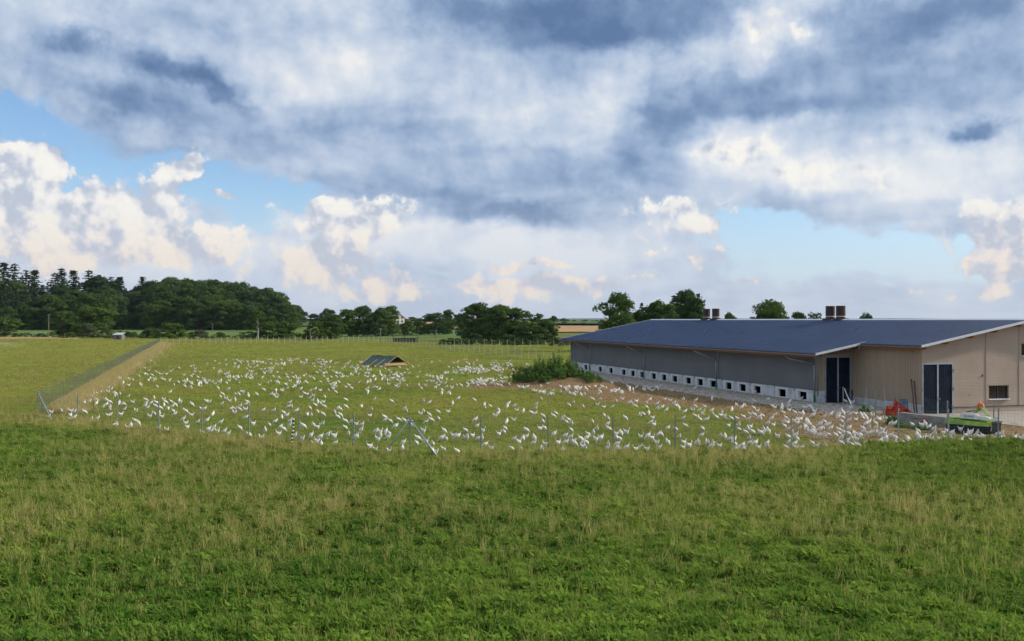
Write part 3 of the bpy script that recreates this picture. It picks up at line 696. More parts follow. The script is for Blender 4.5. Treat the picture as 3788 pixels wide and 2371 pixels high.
def text_mesh(body, size):
    cu = bpy.data.curves.new('lettering', 'FONT'); cu.body = body; cu.size = size; cu.extrude = .004; cu.align_x = 'CENTER'
    o = bpy.data.objects.new('t', cu); COL.objects.link(o); dg = bpy.context.evaluated_depsgraph_get(); me = bpy.data.meshes.new_from_object(o.evaluated_get(dg)); bpy.data.objects.remove(o); return me
def mower():
    a, b = gpos(3498, 1597), gpos(3664, 1617); d = b - a; L_ = d.length; e = empty('disc_mower', a, math.atan2(d.y, d.x), 'lime green disc mower with white cover parked on the gravel', 'mower')
    top = .62; m = MB()
    m.prism([(-.08, 0, .50), (L_, 0, .50), (L_ + .02, .22, .66), (L_ + .05, 1.0, .68), (-.02, 1.0, .72), (-.05, .22, .70)], (0, 0, .03)); m.build('deck', M_lime, e)
    m = MB(); m.prism([(-.12, -.06, .46), (L_ - .06, -.10, .42), (L_ - .02, -.02, .535), (-.08, .0, .54)], (0, .03, 0)); m.build('front_lip', M_lime, e)
    m = MB(); m.prism([(-.02, .30, .735), (L_ * .72, .30, .72), (L_ * .72, .62, .74), (-.02, .62, .76)], (0, 0, .035)); m.build('top_rail', M_lime, e)
    n = 14
    for k in range(n):                                        # hanging curtain in overlapping flaps
        x0, x1 = L_ * k / n, L_ * (k + 1) / n; o_ = .008 * (k % 2); m = MB(); m.prism([(x0, -.04 - o_, .02), (x1 + .02, -.04 - o_, .02), (x1 + .02, .01 - o_, .46), (x0, .01 - o_, .46)], (0, .006, 0)); m.build('flap', M_rubber, e)
    m = MB(); m.prism([(L_ + .03, .0, .08), (L_ + .42, .25, .10), (L_ + .46, .28, .62), (L_ + .05, .04, .64)], (0, .02, 0)); m.prism([(L_ + .05, .04, .64), (L_ + .46, .28, .62), (L_ + .40, .95, .64), (L_ + .05, .98, .66)], (0, 0, .02)); m.build('side_guard', mat('guard_grey', (.07, .065, .065), .6, .2), e)
    m = MB(); m.prism([(0, .2, .06), (L_ + .3, .2, .06), (L_ + .3, .8, .06), (0, .8, .06)], (0, 0, .10)); m.build('cutter_bar', M_steel, e)
    for k in range(5):
        m = MB(); m.tube([(L_ * (k + .5) / 5, .5, .02), (L_ * (k + .5) / 5, .5, .22)], [.24, .14], 12); m.build('disc', M_steel, e)
    c = L_ * .52                                              # white belt cover with lettering
    m = MB(); m.prism([(c - .52, .25, .76), (c + .42, .25, .74), (c + .40, .25, .93), (c + .22, .25, 1.03), (c - .40, .25, 1.02), (c - .50, .25, .90)], (0, .42, 0)); cov = m.build('cover', M_white, e)
    t = link('lettering', text_mesh('CLAAS', .17), M_ink, cov); t.location = (c - .06, .245, .83); t.rotation_euler = (R(90), 0, 0)
    m = MB(); m.prism([(c + .42, .30, .74), (c + .95, .30, .73), (c + .95, .30, .86), (c + .75, .30, .90), (c + .42, .30, .90)], (0, .34, 0)); m.build('cover_tail', M_white, e)
    m = MB(); m.beam((c + .95, .45, .78), (c + 1.25, .45, .78), .10, .05); m.box(c + 1.2, c + 1.42, .40, .43, .78, .93); m.build('marker_board', M_white, e)
    for y in (.7, 1.0):
        m = MB(); m.beam((c + .05, y, .95), (c + .42, y, 1.42), .07, .09); m.build('arm', M_lime, e)
        m = MB(); m.beam((c + .42, y, 1.42), (c + .86, y, .82), .07, .09); m.build('arm', mat('lime_pale', (.42, .55, .20), .5, .1), e)
    m = MB(); m.beam((c - .3, .8, 1.08), (c + .42, .8, 1.22), .05, .05); m.build('link_bar', M_rubber, e)
    m = MB(); m.prism([(c + .22, .72, 1.22), (c + .40, .72, 1.26), (c + .58, .72, 1.40), (c + .50, .72, 1.56), (c + .40, .72, 1.54), (c + .38, .72, 1.68), (c + .31, .72, 1.54), (c + .22, .72, 1.48)], (0, .22, 0)); m.build('hitch_head', M_orange, e)
mower()
# ------------------------------------------------------------------ tarpaulin shelter in the run
def shelter():
    D = 122.0; x = at(1468, D); e = empty('hen_shelter', (x, D, float(H(x, D))), R(52), 'low ridge shelter with dark green tarpaulin over timber in the hen run', 'shelter')
    M_tarp = mat('green_tarpaulin', (.028, .082, .062), .45, .3, 2.2, bump=.5, bscale=5); M_bat = mat('pale_batten', (.44, .30, .17), .8, .2, 4)
    # ridge runs away from the viewer, the open end faces right-front
    w, h, L_ = 1.95, 1.45, 4.3
    def pl(s, t, u):  # s side, t along, u 0 ridge..1 eave
        sag = .10 * math.sin(u * math.pi) * (.6 + .4 * math.sin(t * 7)) ; return (s * (w * u) + .10 * math.sin(t * 5), L_ * t, h - (h - .42) * u - sag + .05 * math.sin(t * 9 + s))
    for s in (-1, 1):
        m = MB(); nt, nu = 14, 6
        for i in range(nt):
            for j in range(nu):
                q = [pl(s, (i + a) / nt, (j + b) / nu) for a, b in ((0, 0), (1, 0), (1, 1), (0, 1))]; m.face(*q); m.face(*[(p[0], p[1], p[2] - .012) for p in q[::-1]])
        m.build('tarpaulin', M_tarp, e, True)
        for t in (0.0, .33, .62, 1.0):
            a, b = Vector(pl(s, t, .42 if 0 < t < 1 else 0)), Vector(pl(s, t, 1.0)); o = (b - a).normalized(); m = MB(); m.beam(a + Vector((0, 0, .04)), b + o * .85 + Vector((0, 0, .03)), .09, .05); m.build('batten', M_bat, e)
    m = MB(); m.beam((0, -.15, h - .05), (.12, L_ + .2, h - .02), .08, .10); m.build('ridge_pole', M_bat, e)
    for t in (.02, .98):
        m = MB(); m.beam((-w - .1, L_ * t, .46), (w + .2, L_ * t, .46), .06, .30); m.build('cross_board', M_bat, e)
    for s in (-1, 1):
        for t in (.04, .96):
            m = MB(); m.beam((s * w * .92, L_ * t, -.1), (s * w * .92, L_ * t, .5), .09); m.build('leg', M_bat, e)
shelter()
# ------------------------------------------------------------------ utility poles, shed, far buildings
M_pole = mat('grey_pole', (.20, .17, .14), .9, .2, 3, stretch=(4, 4, .5))
for px, y0, D, lb in ((180, 1162, 318, 'tall wooden pole at the left edge beside the bushes'), (786, 1197, 420, 'small wooden pole standing in the meadow before the dark forest'), (1148, 1215, 276, 'thin wooden pole by the bushes left of the grove'), (1407, 1214, 256, 'wooden pole left of the far fence corner'), (1612, 1221, 330, 'short wooden pole before the grain field')):
    x = at(px, D); z = float(H(x, D)); t = zat(y0, D) - z; e = empty('utility_pole', (x, D, z), 0, lb, 'pole', 'wooden poles across the fields')
    m = MB(); m.tube([(0, 0, -.5), (0, 0, t * .5), (.02, 0, t)], [.16, .14, .11], 8); m.build('shaft', M_pole, e)
    m = MB(); m.beam((-.35, 0, t - .35), (.35, 0, t - .35), .09, .11); m.build('crossarm', M_pole, e)
    for s in (-.28, .28):
        m = MB(); m.tube([(s, 0, t - .30), (s, 0, t - .12)], [.05, .035], 6); m.build('insulator', M_white, e)
def shed():
    D = 288; x = at(440, D); e = empty('field_shed', (x, D, float(H(x, D))), R(-8), 'small grey field shed with pale roof by the far hedge', 'shed')
    Mw = mat('shed_boards', (.22, .20, .19), .9, .2, 2); m = MB()
    for k in range(9): m.box(-1.35 + k * .3, -1.06 + k * .3, -.9, -.86, 0, 1.5)
    m.box(-1.35, 1.35, -.85, .9, 0, 1.5); m.build('wall', Mw, e)
    m = MB(); m.prism([(-1.5, -1.1, 1.42), (1.5, -1.1, 1.42), (1.5, 1.1, 2.05), (-1.5, 1.1, 2.05)], (0, 0, .09)); m.build('roof', mat('shed_roof', (.52, .53, .54), .6, .1, 2), e)
    m = MB(); m.box(-.3, .5, -.93, -.905, .05, 1.25); m.build('door', M_beam, e)
shed()
def house(px, D, w, h, lb, wc, rc):
    x = at(px, D); e = empty('house', (x, D, float(H(x, D))), R(25), lb, 'house'); m = MB()
    m.prism([(-w / 2, -w * .4, 0), (w / 2, -w * .4, 0), (w / 2, -w * .4, h), (0, -w * .4, h + w * .32), (-w / 2, -w * .4, h)], (0, w, 0)); m.build('wall', mat('render', wc, .9, .05, .3), e)
    m = MB()
    for s in (-1, 1): m.prism([(s * (w / 2 + .5), -w * .45, h - .3), (0, -w * .45, h + w * .34), (0, -w * .45, h + w * .34 + .3), (s * (w / 2 + .5), -w * .45, h)], (0, w * 1.1, 0))
    m.build('roof', mat('roof_tile', rc, .8, .15, .5), e)
    for s in (-1, 1):
        for z in (1.0, 3.6):
            m = MB(); m.box(s * w * .22 - .6, s * w * .22 + .6, -w * .4 - .06, -w * .4 - .01, z, z + 1.3); m.build('window', M_glass, e)
house(1476, 690, 6.5, 4.2, 'white house partly hidden behind the trees left of the grain field', (.7, .68, .64), (.30, .09, .045))
def woodpile():
    D = 262; x = at(1500, D); e = empty('timber_rack', (x, D, float(H(x, D))), 0, 'dark timber rack standing behind the far fence corner', 'timber rack')
    for k in range(7):
        m = MB(); m.beam((-3.2, .3 * (k % 2), .15 + k * .16), (3.2 - .3 * (k % 3), .3 * (k % 2), .15 + k * .16), .2, .15); m.build('beam', M_beam, e)
    for s in (-3.3, -.2, 3.3):
        m = MB(); m.beam((s, 0, -.1), (s, 0, 1.7), .14); m.build('post', M_beam, e)
    m = MB(); m.beam((-3.6, 0, 1.72), (3.6, 0, 1.72), .1, .1); m.build('rail', M_beam, e)
woodpile()
# ------------------------------------------------------------------ hens
def hen_material():
    m = mat('white_feathers', (.74, .71, .645), .85, .05, 14, spec=.2); return m
M_hen = [hen_material(), mat('hen_red', (.50, .035, .025), .6, .1), mat('hen_yellow', (.55, .33, .08), .6, .1)]
def hen_mesh(name, rings, head, legs=True, seg=8, comb=True):
    """one continuous body lofted from tail tip to beak; rings are (x, z, half width, half height)"""
    m = MB(); n0 = 0
    for (x, z, w, h) in rings:
        for k in range(seg):
            a = 2 * math.pi * k / seg; m.v.append((x + .35 * h * math.sin(a) * 0, w * math.cos(a), z + h * math.sin(a)))
    R_ = len(rings)
    for i in range(R_ - 1):
        for k in range(seg): a, b = i * seg + k, i * seg + (k + 1) % seg; m.f.append((a, b, b + seg, a + seg)); m.m.append(0)
    m.f.append(tuple(range(seg))[::-1]); m.m.append(0); e = (R_ - 1) * seg; m.f.append(tuple(e + k for k in range(seg))); m.m.append(0)
    hx, hz, dx, dz = head                                       # beak direction dx,dz
    if comb:
        m.mi = 1; px_, pz_ = -dz, dx                            # up the crown
        if pz_ < 0: px_, pz_ = -px_, -pz_
        m.prism([(hx - dx * .03 + px_ * .022, -.006, hz - dz * .03 + pz_ * .022), (hx + dx * .02 + px_ * .022, -.006, hz + dz * .02 + pz_ * .022), (hx + dx * .015 + px_ * .055, -.006, hz + dz * .015 + pz_ * .055), (hx - dx * .03 + px_ * .06, -.006, hz - dz * .03 + pz_ * .06)], (0, .012, 0))
        m.box(hx + dx * .015 - .012, hx + dx * .015 + .012, -.02, .02, hz - .045 + dz * .02, hz - .015 + dz * .02)
    m.mi = 2; m.prism([(hx + dx * .02, -.011, hz + dz * .02 - .008), (hx + dx * .02, .011, hz + dz * .02 - .008), (hx + dx * .02, 0, hz + dz * .02 + .010)], (dx * .03, 0, dz * .03))
    if legs:
        for s in (-1, 1):
            m.beam((.0, s * .042, .17), (.012, s * .042, .005), .016, .016); m.beam((-.02, s * .042, .006), (.065, s * .05, .006), .022, .008)
    me = m.mesh(name); me.materials.clear()
    for q in M_hen: me.materials.append(q)
    for p in me.polygons: p.use_smooth = p.material_index == 0
    return me
T0 = [(-.225, .450, .012, .020), (-.215, .420, .026, .042), (-.190, .365, .044, .062), (-.155, .310, .068, .080)]
peck = T0 + [(-.10, .268, .092, .102), (-.02, .240, .108, .116), (.06, .222, .104, .108), (.118, .200, .080, .088), (.155, .160, .054, .058), (.180, .110, .040, .042), (.198, .066, .034, .035), (.212, .040, .022, .024)]
graze = T0 + [(-.10, .272, .092, .100), (-.02, .250, .108, .114), (.06, .240, .104, .106), (.120, .228, .080, .086), (.170, .200, .054, .056), (.212, .160, .040, .042), (.238, .128, .035, .036), (.258, .108, .022, .024)]
stand = T0 + [(-.10, .268, .092, .102), (-.02, .248, .108, .118), (.055, .256, .100, .112), (.105, .300, .072, .082), (.132, .358, .048, .052), (.146, .410, .038, .040), (.160, .440, .036, .034), (.184, .448, .020, .020)]
sit = [(-.22, .22, .012, .022), (-.20, .205, .03, .05), (-.15, .165, .055, .07), (-.08, .125, .092, .105), (.02, .115, .108, .112), (.10, .135, .088, .095), (.14, .19, .056, .062), (.16, .235, .042, .044), (.172, .27, .037, .036), (.195, .285, .024, .024)]
HEN = {}
for nm, rg, hd, lg in (('peck', peck, (.205, .05, .45, -.89), True), ('graze', graze, (.250, .118, .75, -.66), True), ('stand', stand, (.172, .444, 1, 0), True), ('sit', sit, (.19, .285, 1, 0), False)):
    HEN[nm] = hen_mesh('hen_' + nm, rg, hd, lg); HEN[nm + '_lo'] = hen_mesh('hen_lo_' + nm, rg[:1] + rg[2::2] + [rg[-1]], hd, False, 6, False)
# read off the photograph: tile origin, tile scale, then x,y of the feet and the way each hen points (l/r pecking, b end-on, L/R upright)
HT = [(0, 1380, 5.033, '2265,50,l 2185,50,r 2085,115,b 2045,145,l 2000,180,b 1940,190,b 1885,205,b 2165,130,b 2225,145,l 2295,220,b 2405,145,r 1720,265,l 1838,290,b 2010,320,l 2070,340,l 1690,375,b 1755,355,l 1725,370,l 1810,430,b 1870,400,l 2015,405,r 2110,410,l 2160,425,r 2230,435,b 2135,475,b 1530,525,b 1605,500,l 1690,490,l 1745,440,b 1740,485,r 1660,490,l 2385,480,l 1660,580,l 1570,605,b 1810,550,r 1790,615,b 1950,550,l 2050,590,r 2000,560,r 1980,630,b 2050,680,b 2045,740,b 1910,690,l 2215,610,b 2270,625,l 2320,620,r 2310,730,l 1170,600,l 1250,570,l 1300,575,b 1365,550,l 1240,655,l 1140,770,b 1240,750,l 1330,770,r 1380,770,l 950,790,l 970,735,b 895,870,l 1580,780,r 1310,860,b 1375,890,l 1300,925,l 1690,920,l 1805,910,l 2010,850,l 2050,830,l 2245,840,L 2110,1040,l 2170,1040,b 2370,1080,L'),
 (480, 1480, 5.752, '70,105,r 345,50,r 340,115,l 450,120,l 515,20,b 570,120,r 545,180,r 720,50,l 730,155,b 765,100,r 885,80,r 1050,60,b 1070,115,l 375,215,l 325,180,l 650,230,r 810,250,b 900,195,l 975,165,r 1330,150,r 1630,70,r 1690,100,L 2050,30,r 2120,80,l 2245,40,b 1955,135,l 1515,250,b 1590,245,l 130,300,L 485,340,b 525,365,b 430,425,R 630,350,b 690,430,r 950,365,l 930,300,b 1190,300,r 1320,395,R 1765,370,b 2150,240,l 2240,255,R 2340,195,l 2340,250,r 2225,345,l 1125,480,l 1440,530,l 1640,500,l 1930,550,l 110,500,r 185,555,r 25,605,b 590,685,l 785,715,l 1185,570,L 1215,660,L 1540,750,r 1660,690,l 1790,640,l 1720,740,l 1870,740,r 2010,735,l 2080,800,l 2350,665,r'),
 (900, 1480, 5.752, '85,90,r 50,150,l 40,275,l 420,270,l 640,290,l 985,110,l 955,205,l 1022,205,b 1130,290,l 1465,65,l 1585,85,b 1700,105,l 1640,130,b 1535,165,r 1725,190,r 1420,225,b 2180,50,r 2010,225,l 2070,255,r 2195,205,r 865,335,r 920,400,l 815,455,b 1355,380,b 1440,390,b 1580,315,b 1700,365,r 1945,320,b 2075,375,r 2020,430,r 50,440,l 210,585,l 555,585,b 680,520,l 785,625,l 985,520,l 985,590,l 860,690,r 740,810,l 1290,630,r 1490,600,b 1590,655,R 1680,570,l 2170,520,r 2180,650,r 2310,530,l 2400,590,r 380,880,L 460,720,b 130,820,r 1100,820,l 1240,905,l 1440,830,l 1790,820,l 1640,870,l 1470,985,b 1560,970,L 1660,1000,b 1935,870,L 1940,1010,l 2235,780,b 2390,860,l'),
 (1320, 1480, 5.752, '370,35,l 740,75,r 1420,70,b 1540,110,l 2035,120,b 2155,15,l 95,205,b 315,255,b 270,405,l 1010,240,l 1055,280,b 1360,375,r 1420,290,b 1545,370,r 1735,310,r 1935,320,l 1740,465,b 1590,495,r 1465,540,l 100,590,l 80,715,l 590,430,r 590,495,l 720,510,r 895,480,r 1015,500,r 1060,530,l 820,630,l 1200,610,r 1430,740,R 1870,730,r 2320,700,r 400,730,l 500,770,R 500,830,b 620,750,b 660,865,l 680,780,b 450,920,R 260,1090,L 380,1130,L 690,1180,R 980,985,l 970,1110,b 1300,890,r 1270,990,b 1480,980,r 1610,1020,b 1660,1210,l 1800,880,l 1900,895,b 2050,845,l 2140,850,l 2290,880,b 2340,880,b 1860,1140,r 2150,1190,r 5,840,b'),
 (1740, 1480, 5.752, '95,55,r 295,165,b 310,215,b 425,180,r 810,130,l 785,190,b 925,190,l 995,285,r 1125,290,b 1395,150,l 1390,235,b 1505,30,b 2110,160,r 2195,110,b 2395,205,b 600,285,b 580,350,l 540,420,R 770,535,b 930,505,R 1300,335,r 1370,350,l 1550,400,r 1540,520,b 1770,400,r 1830,340,r 1945,480,b 1980,430,b 2050,530,r 2090,490,r 2150,580,b 100,490,l 140,600,l 740,670,r 610,800,R 715,760,b 1190,715,r 1470,690,l 1590,660,r 2150,710,r 40,840,l 270,740,r 170,890,l 240,900,b 310,1020,l 460,1130,r 920,890,l 1120,910,b 1190,850,l 1365,880,b 1340,980,l 1030,1000,R 890,1130,r 1075,1130,b 1580,1020,l 1520,1150,b 1780,800,l 2010,840,l 2130,870,l 1860,1000,L 2020,980,l 1965,1130,b 2190,960,l 2220,1010,r 2350,920,r 2380,990,l 2400,1090,r'),
 (2160, 1480, 5.752, '185,30,r 345,35,b 685,75,b 825,45,R 1120,95,R 960,115,l 1020,130,b 1100,180,r 1400,40,l 1325,120,b 1340,210,r 1550,140,l 1560,250,b 1665,210,l 1730,40,r 1840,70,R 1910,130,l 1960,175,r 2020,220,b 2110,45,b 2380,50,l 2380,190,r 295,160,r 430,220,r 605,200,l 1750,270,l 2150,310,l 2270,270,b 2320,280,b 1380,335,b 1275,360,r 1195,400,b 890,445,r 425,400,b 515,465,b 180,530,b 500,575,l 270,685,b 535,685,r 1470,455,r 1420,540,l 1490,610,r 2110,445,l 2160,600,r 2370,400,r 1780,650,l 1960,685,r 795,770,b 915,780,r 680,800,l 100,800,r 200,770,b 50,880,l 60,980,r 260,930,R 350,900,l 20,1100,b 690,890,b 760,890,r 700,1010,l 480,1130,l 520,1040,b 690,1100,l 760,1130,r 900,1110,l 1100,1140,l 1190,1090,l 1330,1140,L 1210,860,R 1360,860,l 1450,900,R 1590,800,l 1650,800,r 1550,990,l 1590,1090,l 1790,970,b 2025,850,b 2120,990,r 2240,1080,R 2110,1110,r 2400,1010,b'),
 (2580, 1480, 5.752, '310,15,b 1215,85,r 1495,50,L 1960,90,l 40,270,l 160,200,r 130,300,b 110,370,b 300,280,l 320,350,b 60,490,r 190,490,l 10,460,b 520,320,b 490,390,r 410,440,r 560,420,l 620,460,r 730,270,b 830,180,b 940,210,l 1005,190,b 730,460,r 840,450,r 980,420,r 1090,460,l 1200,230,r 1130,370,r 1220,380,r 1280,310,r 1310,420,l 1340,480,b 1390,390,r 1650,230,R 1600,190,r 1810,190,b 1790,260,b 1840,330,r 1920,210,b 1970,180,r 1960,290,R 1890,440,r 1650,370,l 1570,460,l 1490,570,b 1620,610,R 2080,330,r 2190,350,R 2250,340,b 2260,230,r 2310,220,r 2370,200,l 670,610,R 870,610,b 900,690,r 1030,750,r 1065,690,b 1130,650,r 1190,770,r 1100,870,b 1400,690,b 1340,770,r 1400,760,l 1510,740,b 1710,860,r 1830,540,b 1920,560,r 1860,620,r 1960,670,l 2060,530,r 2140,490,b 2130,560,r 2175,660,b 2200,480,R 2280,620,b 2320,520,b 2360,520,b 2390,590,r 2300,700,b 2380,740,r 110,680,r 80,810,l 485,820,b 590,850,b 680,890,l 770,920,l 790,1020,r 210,1000,b 20,1010,b 330,1000,b 290,1080,l 460,1060,L 830,1130,l 780,1140,b 960,1040,l 980,1110,l 1110,990,l 1220,1000,l 1300,1110,R 1480,990,l 1490,1100,b 1950,870,r 2080,840,l 2130,900,r 2020,770,b 1960,960,l 1900,1100,r 2060,1010,l 2090,1100,l 2220,1080,l 2310,640,r'),
 (3000, 1480, 5.752, '20,220,b 80,320,R 40,390,l 275,410,l 420,360,l 640,280,b 690,330,b 570,380,l 580,420,l 680,450,r 840,360,l 950,360,R 800,500,l 950,490,L 660,520,r 740,80,r 860,230,R 1300,230,r 890,120,R 300,530,r 190,590,l 380,570,l 330,600,l 50,660,r 260,660,b 420,660,l 190,700,l 60,740,r 60,800,R 180,810,l 285,850,b 390,820,r 530,820,r 600,700,r 600,770,r 670,630,r 800,670,l 720,760,r 810,800,r 920,780,b 1000,820,r 1060,820,r 640,880,l 660,1000,r 790,1010,r 780,920,l 860,900,b 960,920,l 890,1030,r 1010,1050,r 1110,1010,l 1080,380,b 1150,380,b 1110,450,r 1185,440,b 1180,570,l 1230,540,l 1120,680,r 1240,650,b 1120,750,b 1220,780,l 1290,760,l 1310,400,b 1380,570,r 1370,470,l 1460,480,r 1520,460,b 1440,500,L 1630,490,L 1690,570,b 1770,570,l 1800,480,l 1380,660,b 1410,770,b 1530,720,R 1570,790,R 1500,780,l 1690,830,l 1480,970,l 1600,990,R 1600,900,b 1800,880,r 1815,980,b 1960,970,r 2060,870,r 2060,930,b 2200,970,l 2160,590,r 2290,730,r 2260,810,b 2310,900,b 2390,900,l 2370,620,R 30,990,r 95,1080,l 295,1060,b'),
 (3420, 1510, 6.565, '20,470,b 110,520,l 225,590,b 240,700,b 450,680,l 550,650,r 650,660,l 690,750,b 80,820,l 160,880,l 370,850,r 540,830,R 630,820,b 880,610,r 870,870,l 1000,760,L 1060,690,b 1120,680,l 1100,760,b 1150,870,r 1250,630,r 1290,670,b 1230,740,b 1330,810,l 1430,800,r 1500,820,b 1575,820,b 1730,820,r 1840,800,l 1755,720,b 1860,720,b 1985,840,b 2190,790,L 2330,830,L 2420,760,l')]
spots = []
for ox, oy, sc_, s in HT:
    for q in s.split():
        a, b, c = q.split(','); spots.append((ox + float(a) / sc_, oy + float(b) / sc_ + 1.0, c))
near = len(spots)
# the far part of the flock follows the photograph's clusters: (x, y, spread x, spread y, how many)
for cx, cy, sx, sy, n in ((620, 1400, 130, 40, 36), (900, 1380, 200, 45, 70), (1000, 1350, 160, 14, 45), (1200, 1345, 170, 10, 50), (1250, 1390, 160, 22, 48), (1150, 1440, 200, 24, 45), (1450, 1400, 140, 22, 48), (1400, 1362, 130, 8, 26), (1640, 1400, 90, 30, 28), (1560, 1440, 150, 22, 26), (1740, 1375, 60, 14, 40), (1800, 1372, 70, 10, 42), (1800, 1420, 60, 12, 48), (1860, 1352, 70, 16, 28), (2000, 1428, 130, 6, 34), (2130, 1440, 60, 12, 18), (2230, 1450, 80, 20, 18), (2400, 1450, 110, 22, 18), (1950, 1395, 70, 22, 24), (1680, 1345, 110, 10, 14), (2090, 1360, 22, 6, 8), (520, 1350, 60, 18, 6), (760, 1420, 150, 26, 34), (1000, 1470, 220, 14, 22)):
    for _ in range(n):
        x, y = rng.gauss(cx, sx * .62), rng.gauss(cy, sy * .62)
        if y > 1332: spots.append((x, y, rng.choice('llrrbbLR')))
for h_, c in ((2136, 'b'), (2310, 'b'), (2341, 'b'), (2376, 'l'), (2801, 'b'), (2806, 'b'), (2897, 'l'), (2976, 'l')):   # birds looking out of the hatches
    k = h_ - CX; b = (F * BN.x - k * BN.y) / (F * .2855 + k * .9584); p = BN + BU * b - BV * .25; spots.append((CX + F * p.x / p.y, HY + F * 5.98 / p.y, c))
M_X = [gpos(x, y) for x, y, c in spots]
POSTS = [140, 286, 434, 588, 746, 920, 1108, 1306, 1517, 1778, 2028, 2267, 2497, 2716, 2927, 3130, 3325, 3510, 3692, 4000]
ORD = 'first second third fourth fifth sixth seventh eighth ninth tenth eleventh twelfth thirteenth fourteenth fifteenth sixteenth seventeenth eighteenth nineteenth twentieth'.split()
items = []
for (px, py, c), p in zip(spots, M_X):
    a, b = barn_ab(p.x, p.y)
    if a > -.05 and b > 0: continue
    if c == 'b': ang = rng.choice((R(90), R(90), R(-90))) + rng.uniform(-.5, .5); pose = rng.choice(('peck', 'peck', 'graze', 'stand'))
    elif c in 'lr': ang = (R(180) if c == 'l' else 0) + rng.uniform(-.55, .55); pose = rng.choice(('peck', 'peck', 'peck', 'graze', 'graze', 'stand'))
    else: ang = (R(180) if c == 'L' else 0) + rng.uniform(-.5, .5); pose = 'stand'
    items.append([p.y, px, p, ang, pose, c])
for i, it in enumerate(items):                                   # a few dust-bathing birds round the mound
    if abs(it[1] - 1990) < 110 and 1420 < HY + F * 6 / it[0] < 1440: it[4] = 'sit'
items.sort(key=lambda t: t[0])
solo, rest = items[:300], items[300:]
cnt = {}; FACE = {'l': 'facing left', 'r': 'facing right', 'b': 'seen end-on', 'L': 'facing left', 'R': 'facing right'}
POSE = {'peck': 'white hen pecking', 'graze': 'white hen stooping', 'stand': 'white hen standing upright', 'sit': 'white hen sitting'}
for D, px, p, ang, pose, c in solo:
    o = link('hen', HEN[pose]); o.location = p + Vector((0, 0, -.02)); o.rotation_euler = (0, rng.uniform(-.06, .06), ang); s = rng.uniform(.76, .95); o.scale = (s * rng.uniform(.74, .86), s * rng.uniform(1.02, 1.14), s * rng.uniform(1.0, 1.16))
    bay = max(i for i, q in enumerate([-999] + POSTS) if px >= q); k = cnt[bay] = cnt.get(bay, 0) + 1
    TENS = {20: 'twentieth', 30: 'thirtieth', 40: 'fortieth', 50: 'fiftieth'}
    nth = ORD[k - 1] if k <= 20 else TENS[k] if k in TENS else ('twenty', 'thirty', 'forty', 'fifty')[k // 10 - 2] + '-' + ORD[k % 10 - 1]
    tag(o, '%s, %s, %s back from the wire in the %s fence bay' % (POSE[pose], FACE[c], nth, ORD[bay - 1]), 'hen', 'white hens in the fenced run')
def flock(name, lst):
    vs, fs, ms, n = [], [], [], 0
    for D, px, p, ang, pose, c in lst:
        me = HEN[pose + '_lo']; co = np.empty(len(me.vertices) * 3); me.vertices.foreach_get('co', co); co = co.reshape(-1, 3) * rng.uniform(.80, .95) * np.array([.82, 1.08, 1.06])
        ca, sa = math.cos(ang), math.sin(ang); x = co[:, 0] * ca - co[:, 1] * sa + p.x; y = co[:, 0] * sa + co[:, 1] * ca + p.y
        vs.append(np.stack([x, y, co[:, 2] + p.z - .01], -1)); fs += [tuple(i + n for i in f.vertices) for f in me.polygons]; ms += [f.material_index for f in me.polygons]; n += len(co)
    me = bpy.data.meshes.new(name); me.from_pydata(np.concatenate(vs).tolist(), [], fs)
    for q in M_hen: me.materials.append(q)
    me.polygons.foreach_set('material_index', ms); me.shade_smooth()
    return tag(link(name, me), 'white hens scattered far back in the run towards the shelter and mound', 'hens', None, 'stuff')
flock('far_flock', rest)
print('hens', len(solo), len(rest))
# ------------------------------------------------------------------ trees and shrubs
def leaf_material(name, c0, c1, trans=.35):
    m = bpy.data.materials.new(name); m.use_nodes = True; T = m.node_tree; E.T = T; T.nodes.clear()
    oi = T.nodes.new('ShaderNodeObjectInfo'); at_ = T.nodes.new('ShaderNodeAttribute'); at_.attribute_name = 'tone'
    f = (E(at_.outputs['Fac']) * .75 + E(oi.outputs['Random']) * .35 - .05).clamp()
    c = ramp(f, [(0, c0), (1, c1)])
    d = T.nodes.new('ShaderNodeBsdfDiffuse'); t = T.nodes.new('ShaderNodeBsdfTranslucent'); T.links.new(c, d.inputs[0]); T.links.new(c, t.inputs[0])
    mx = T.nodes.new('ShaderNodeMixShader'); mx.inputs[0].default_value = trans; T.links.new(d.outputs[0], mx.inputs[1]); T.links.new(t.outputs[0], mx.inputs[2])
    o = T.nodes.new('ShaderNodeOutputMaterial'); T.links.new(mx.outputs[0], o.inputs[0]); return m
L_broad = leaf_material('broad_leaves', (.040, .078, .022), (.120, .190, .046))
L_dark = leaf_material('forest_leaves', (.036, .072, .026), (.110, .175, .055))
L_fir = leaf_material('fir_needles', (.030, .056, .032), (.066, .106, .050), .25)
L_lite = leaf_material('light_leaves', (.055, .10, .022), (.125, .19, .04))
L_grey = leaf_material('grey_leaves', (.075, .10, .045), (.17, .20, .10))
L_herb = leaf_material('herb_leaves', (.075, .155, .035), (.18, .30, .075), .5)
M_bark = mat('bark', (.085, .065, .05), .95, .3, 3, stretch=(3, 3, .6)); M_birch = mat('birch_bark', (.42, .40, .37), .9, .35, 3, stretch=(1, 1, 3))
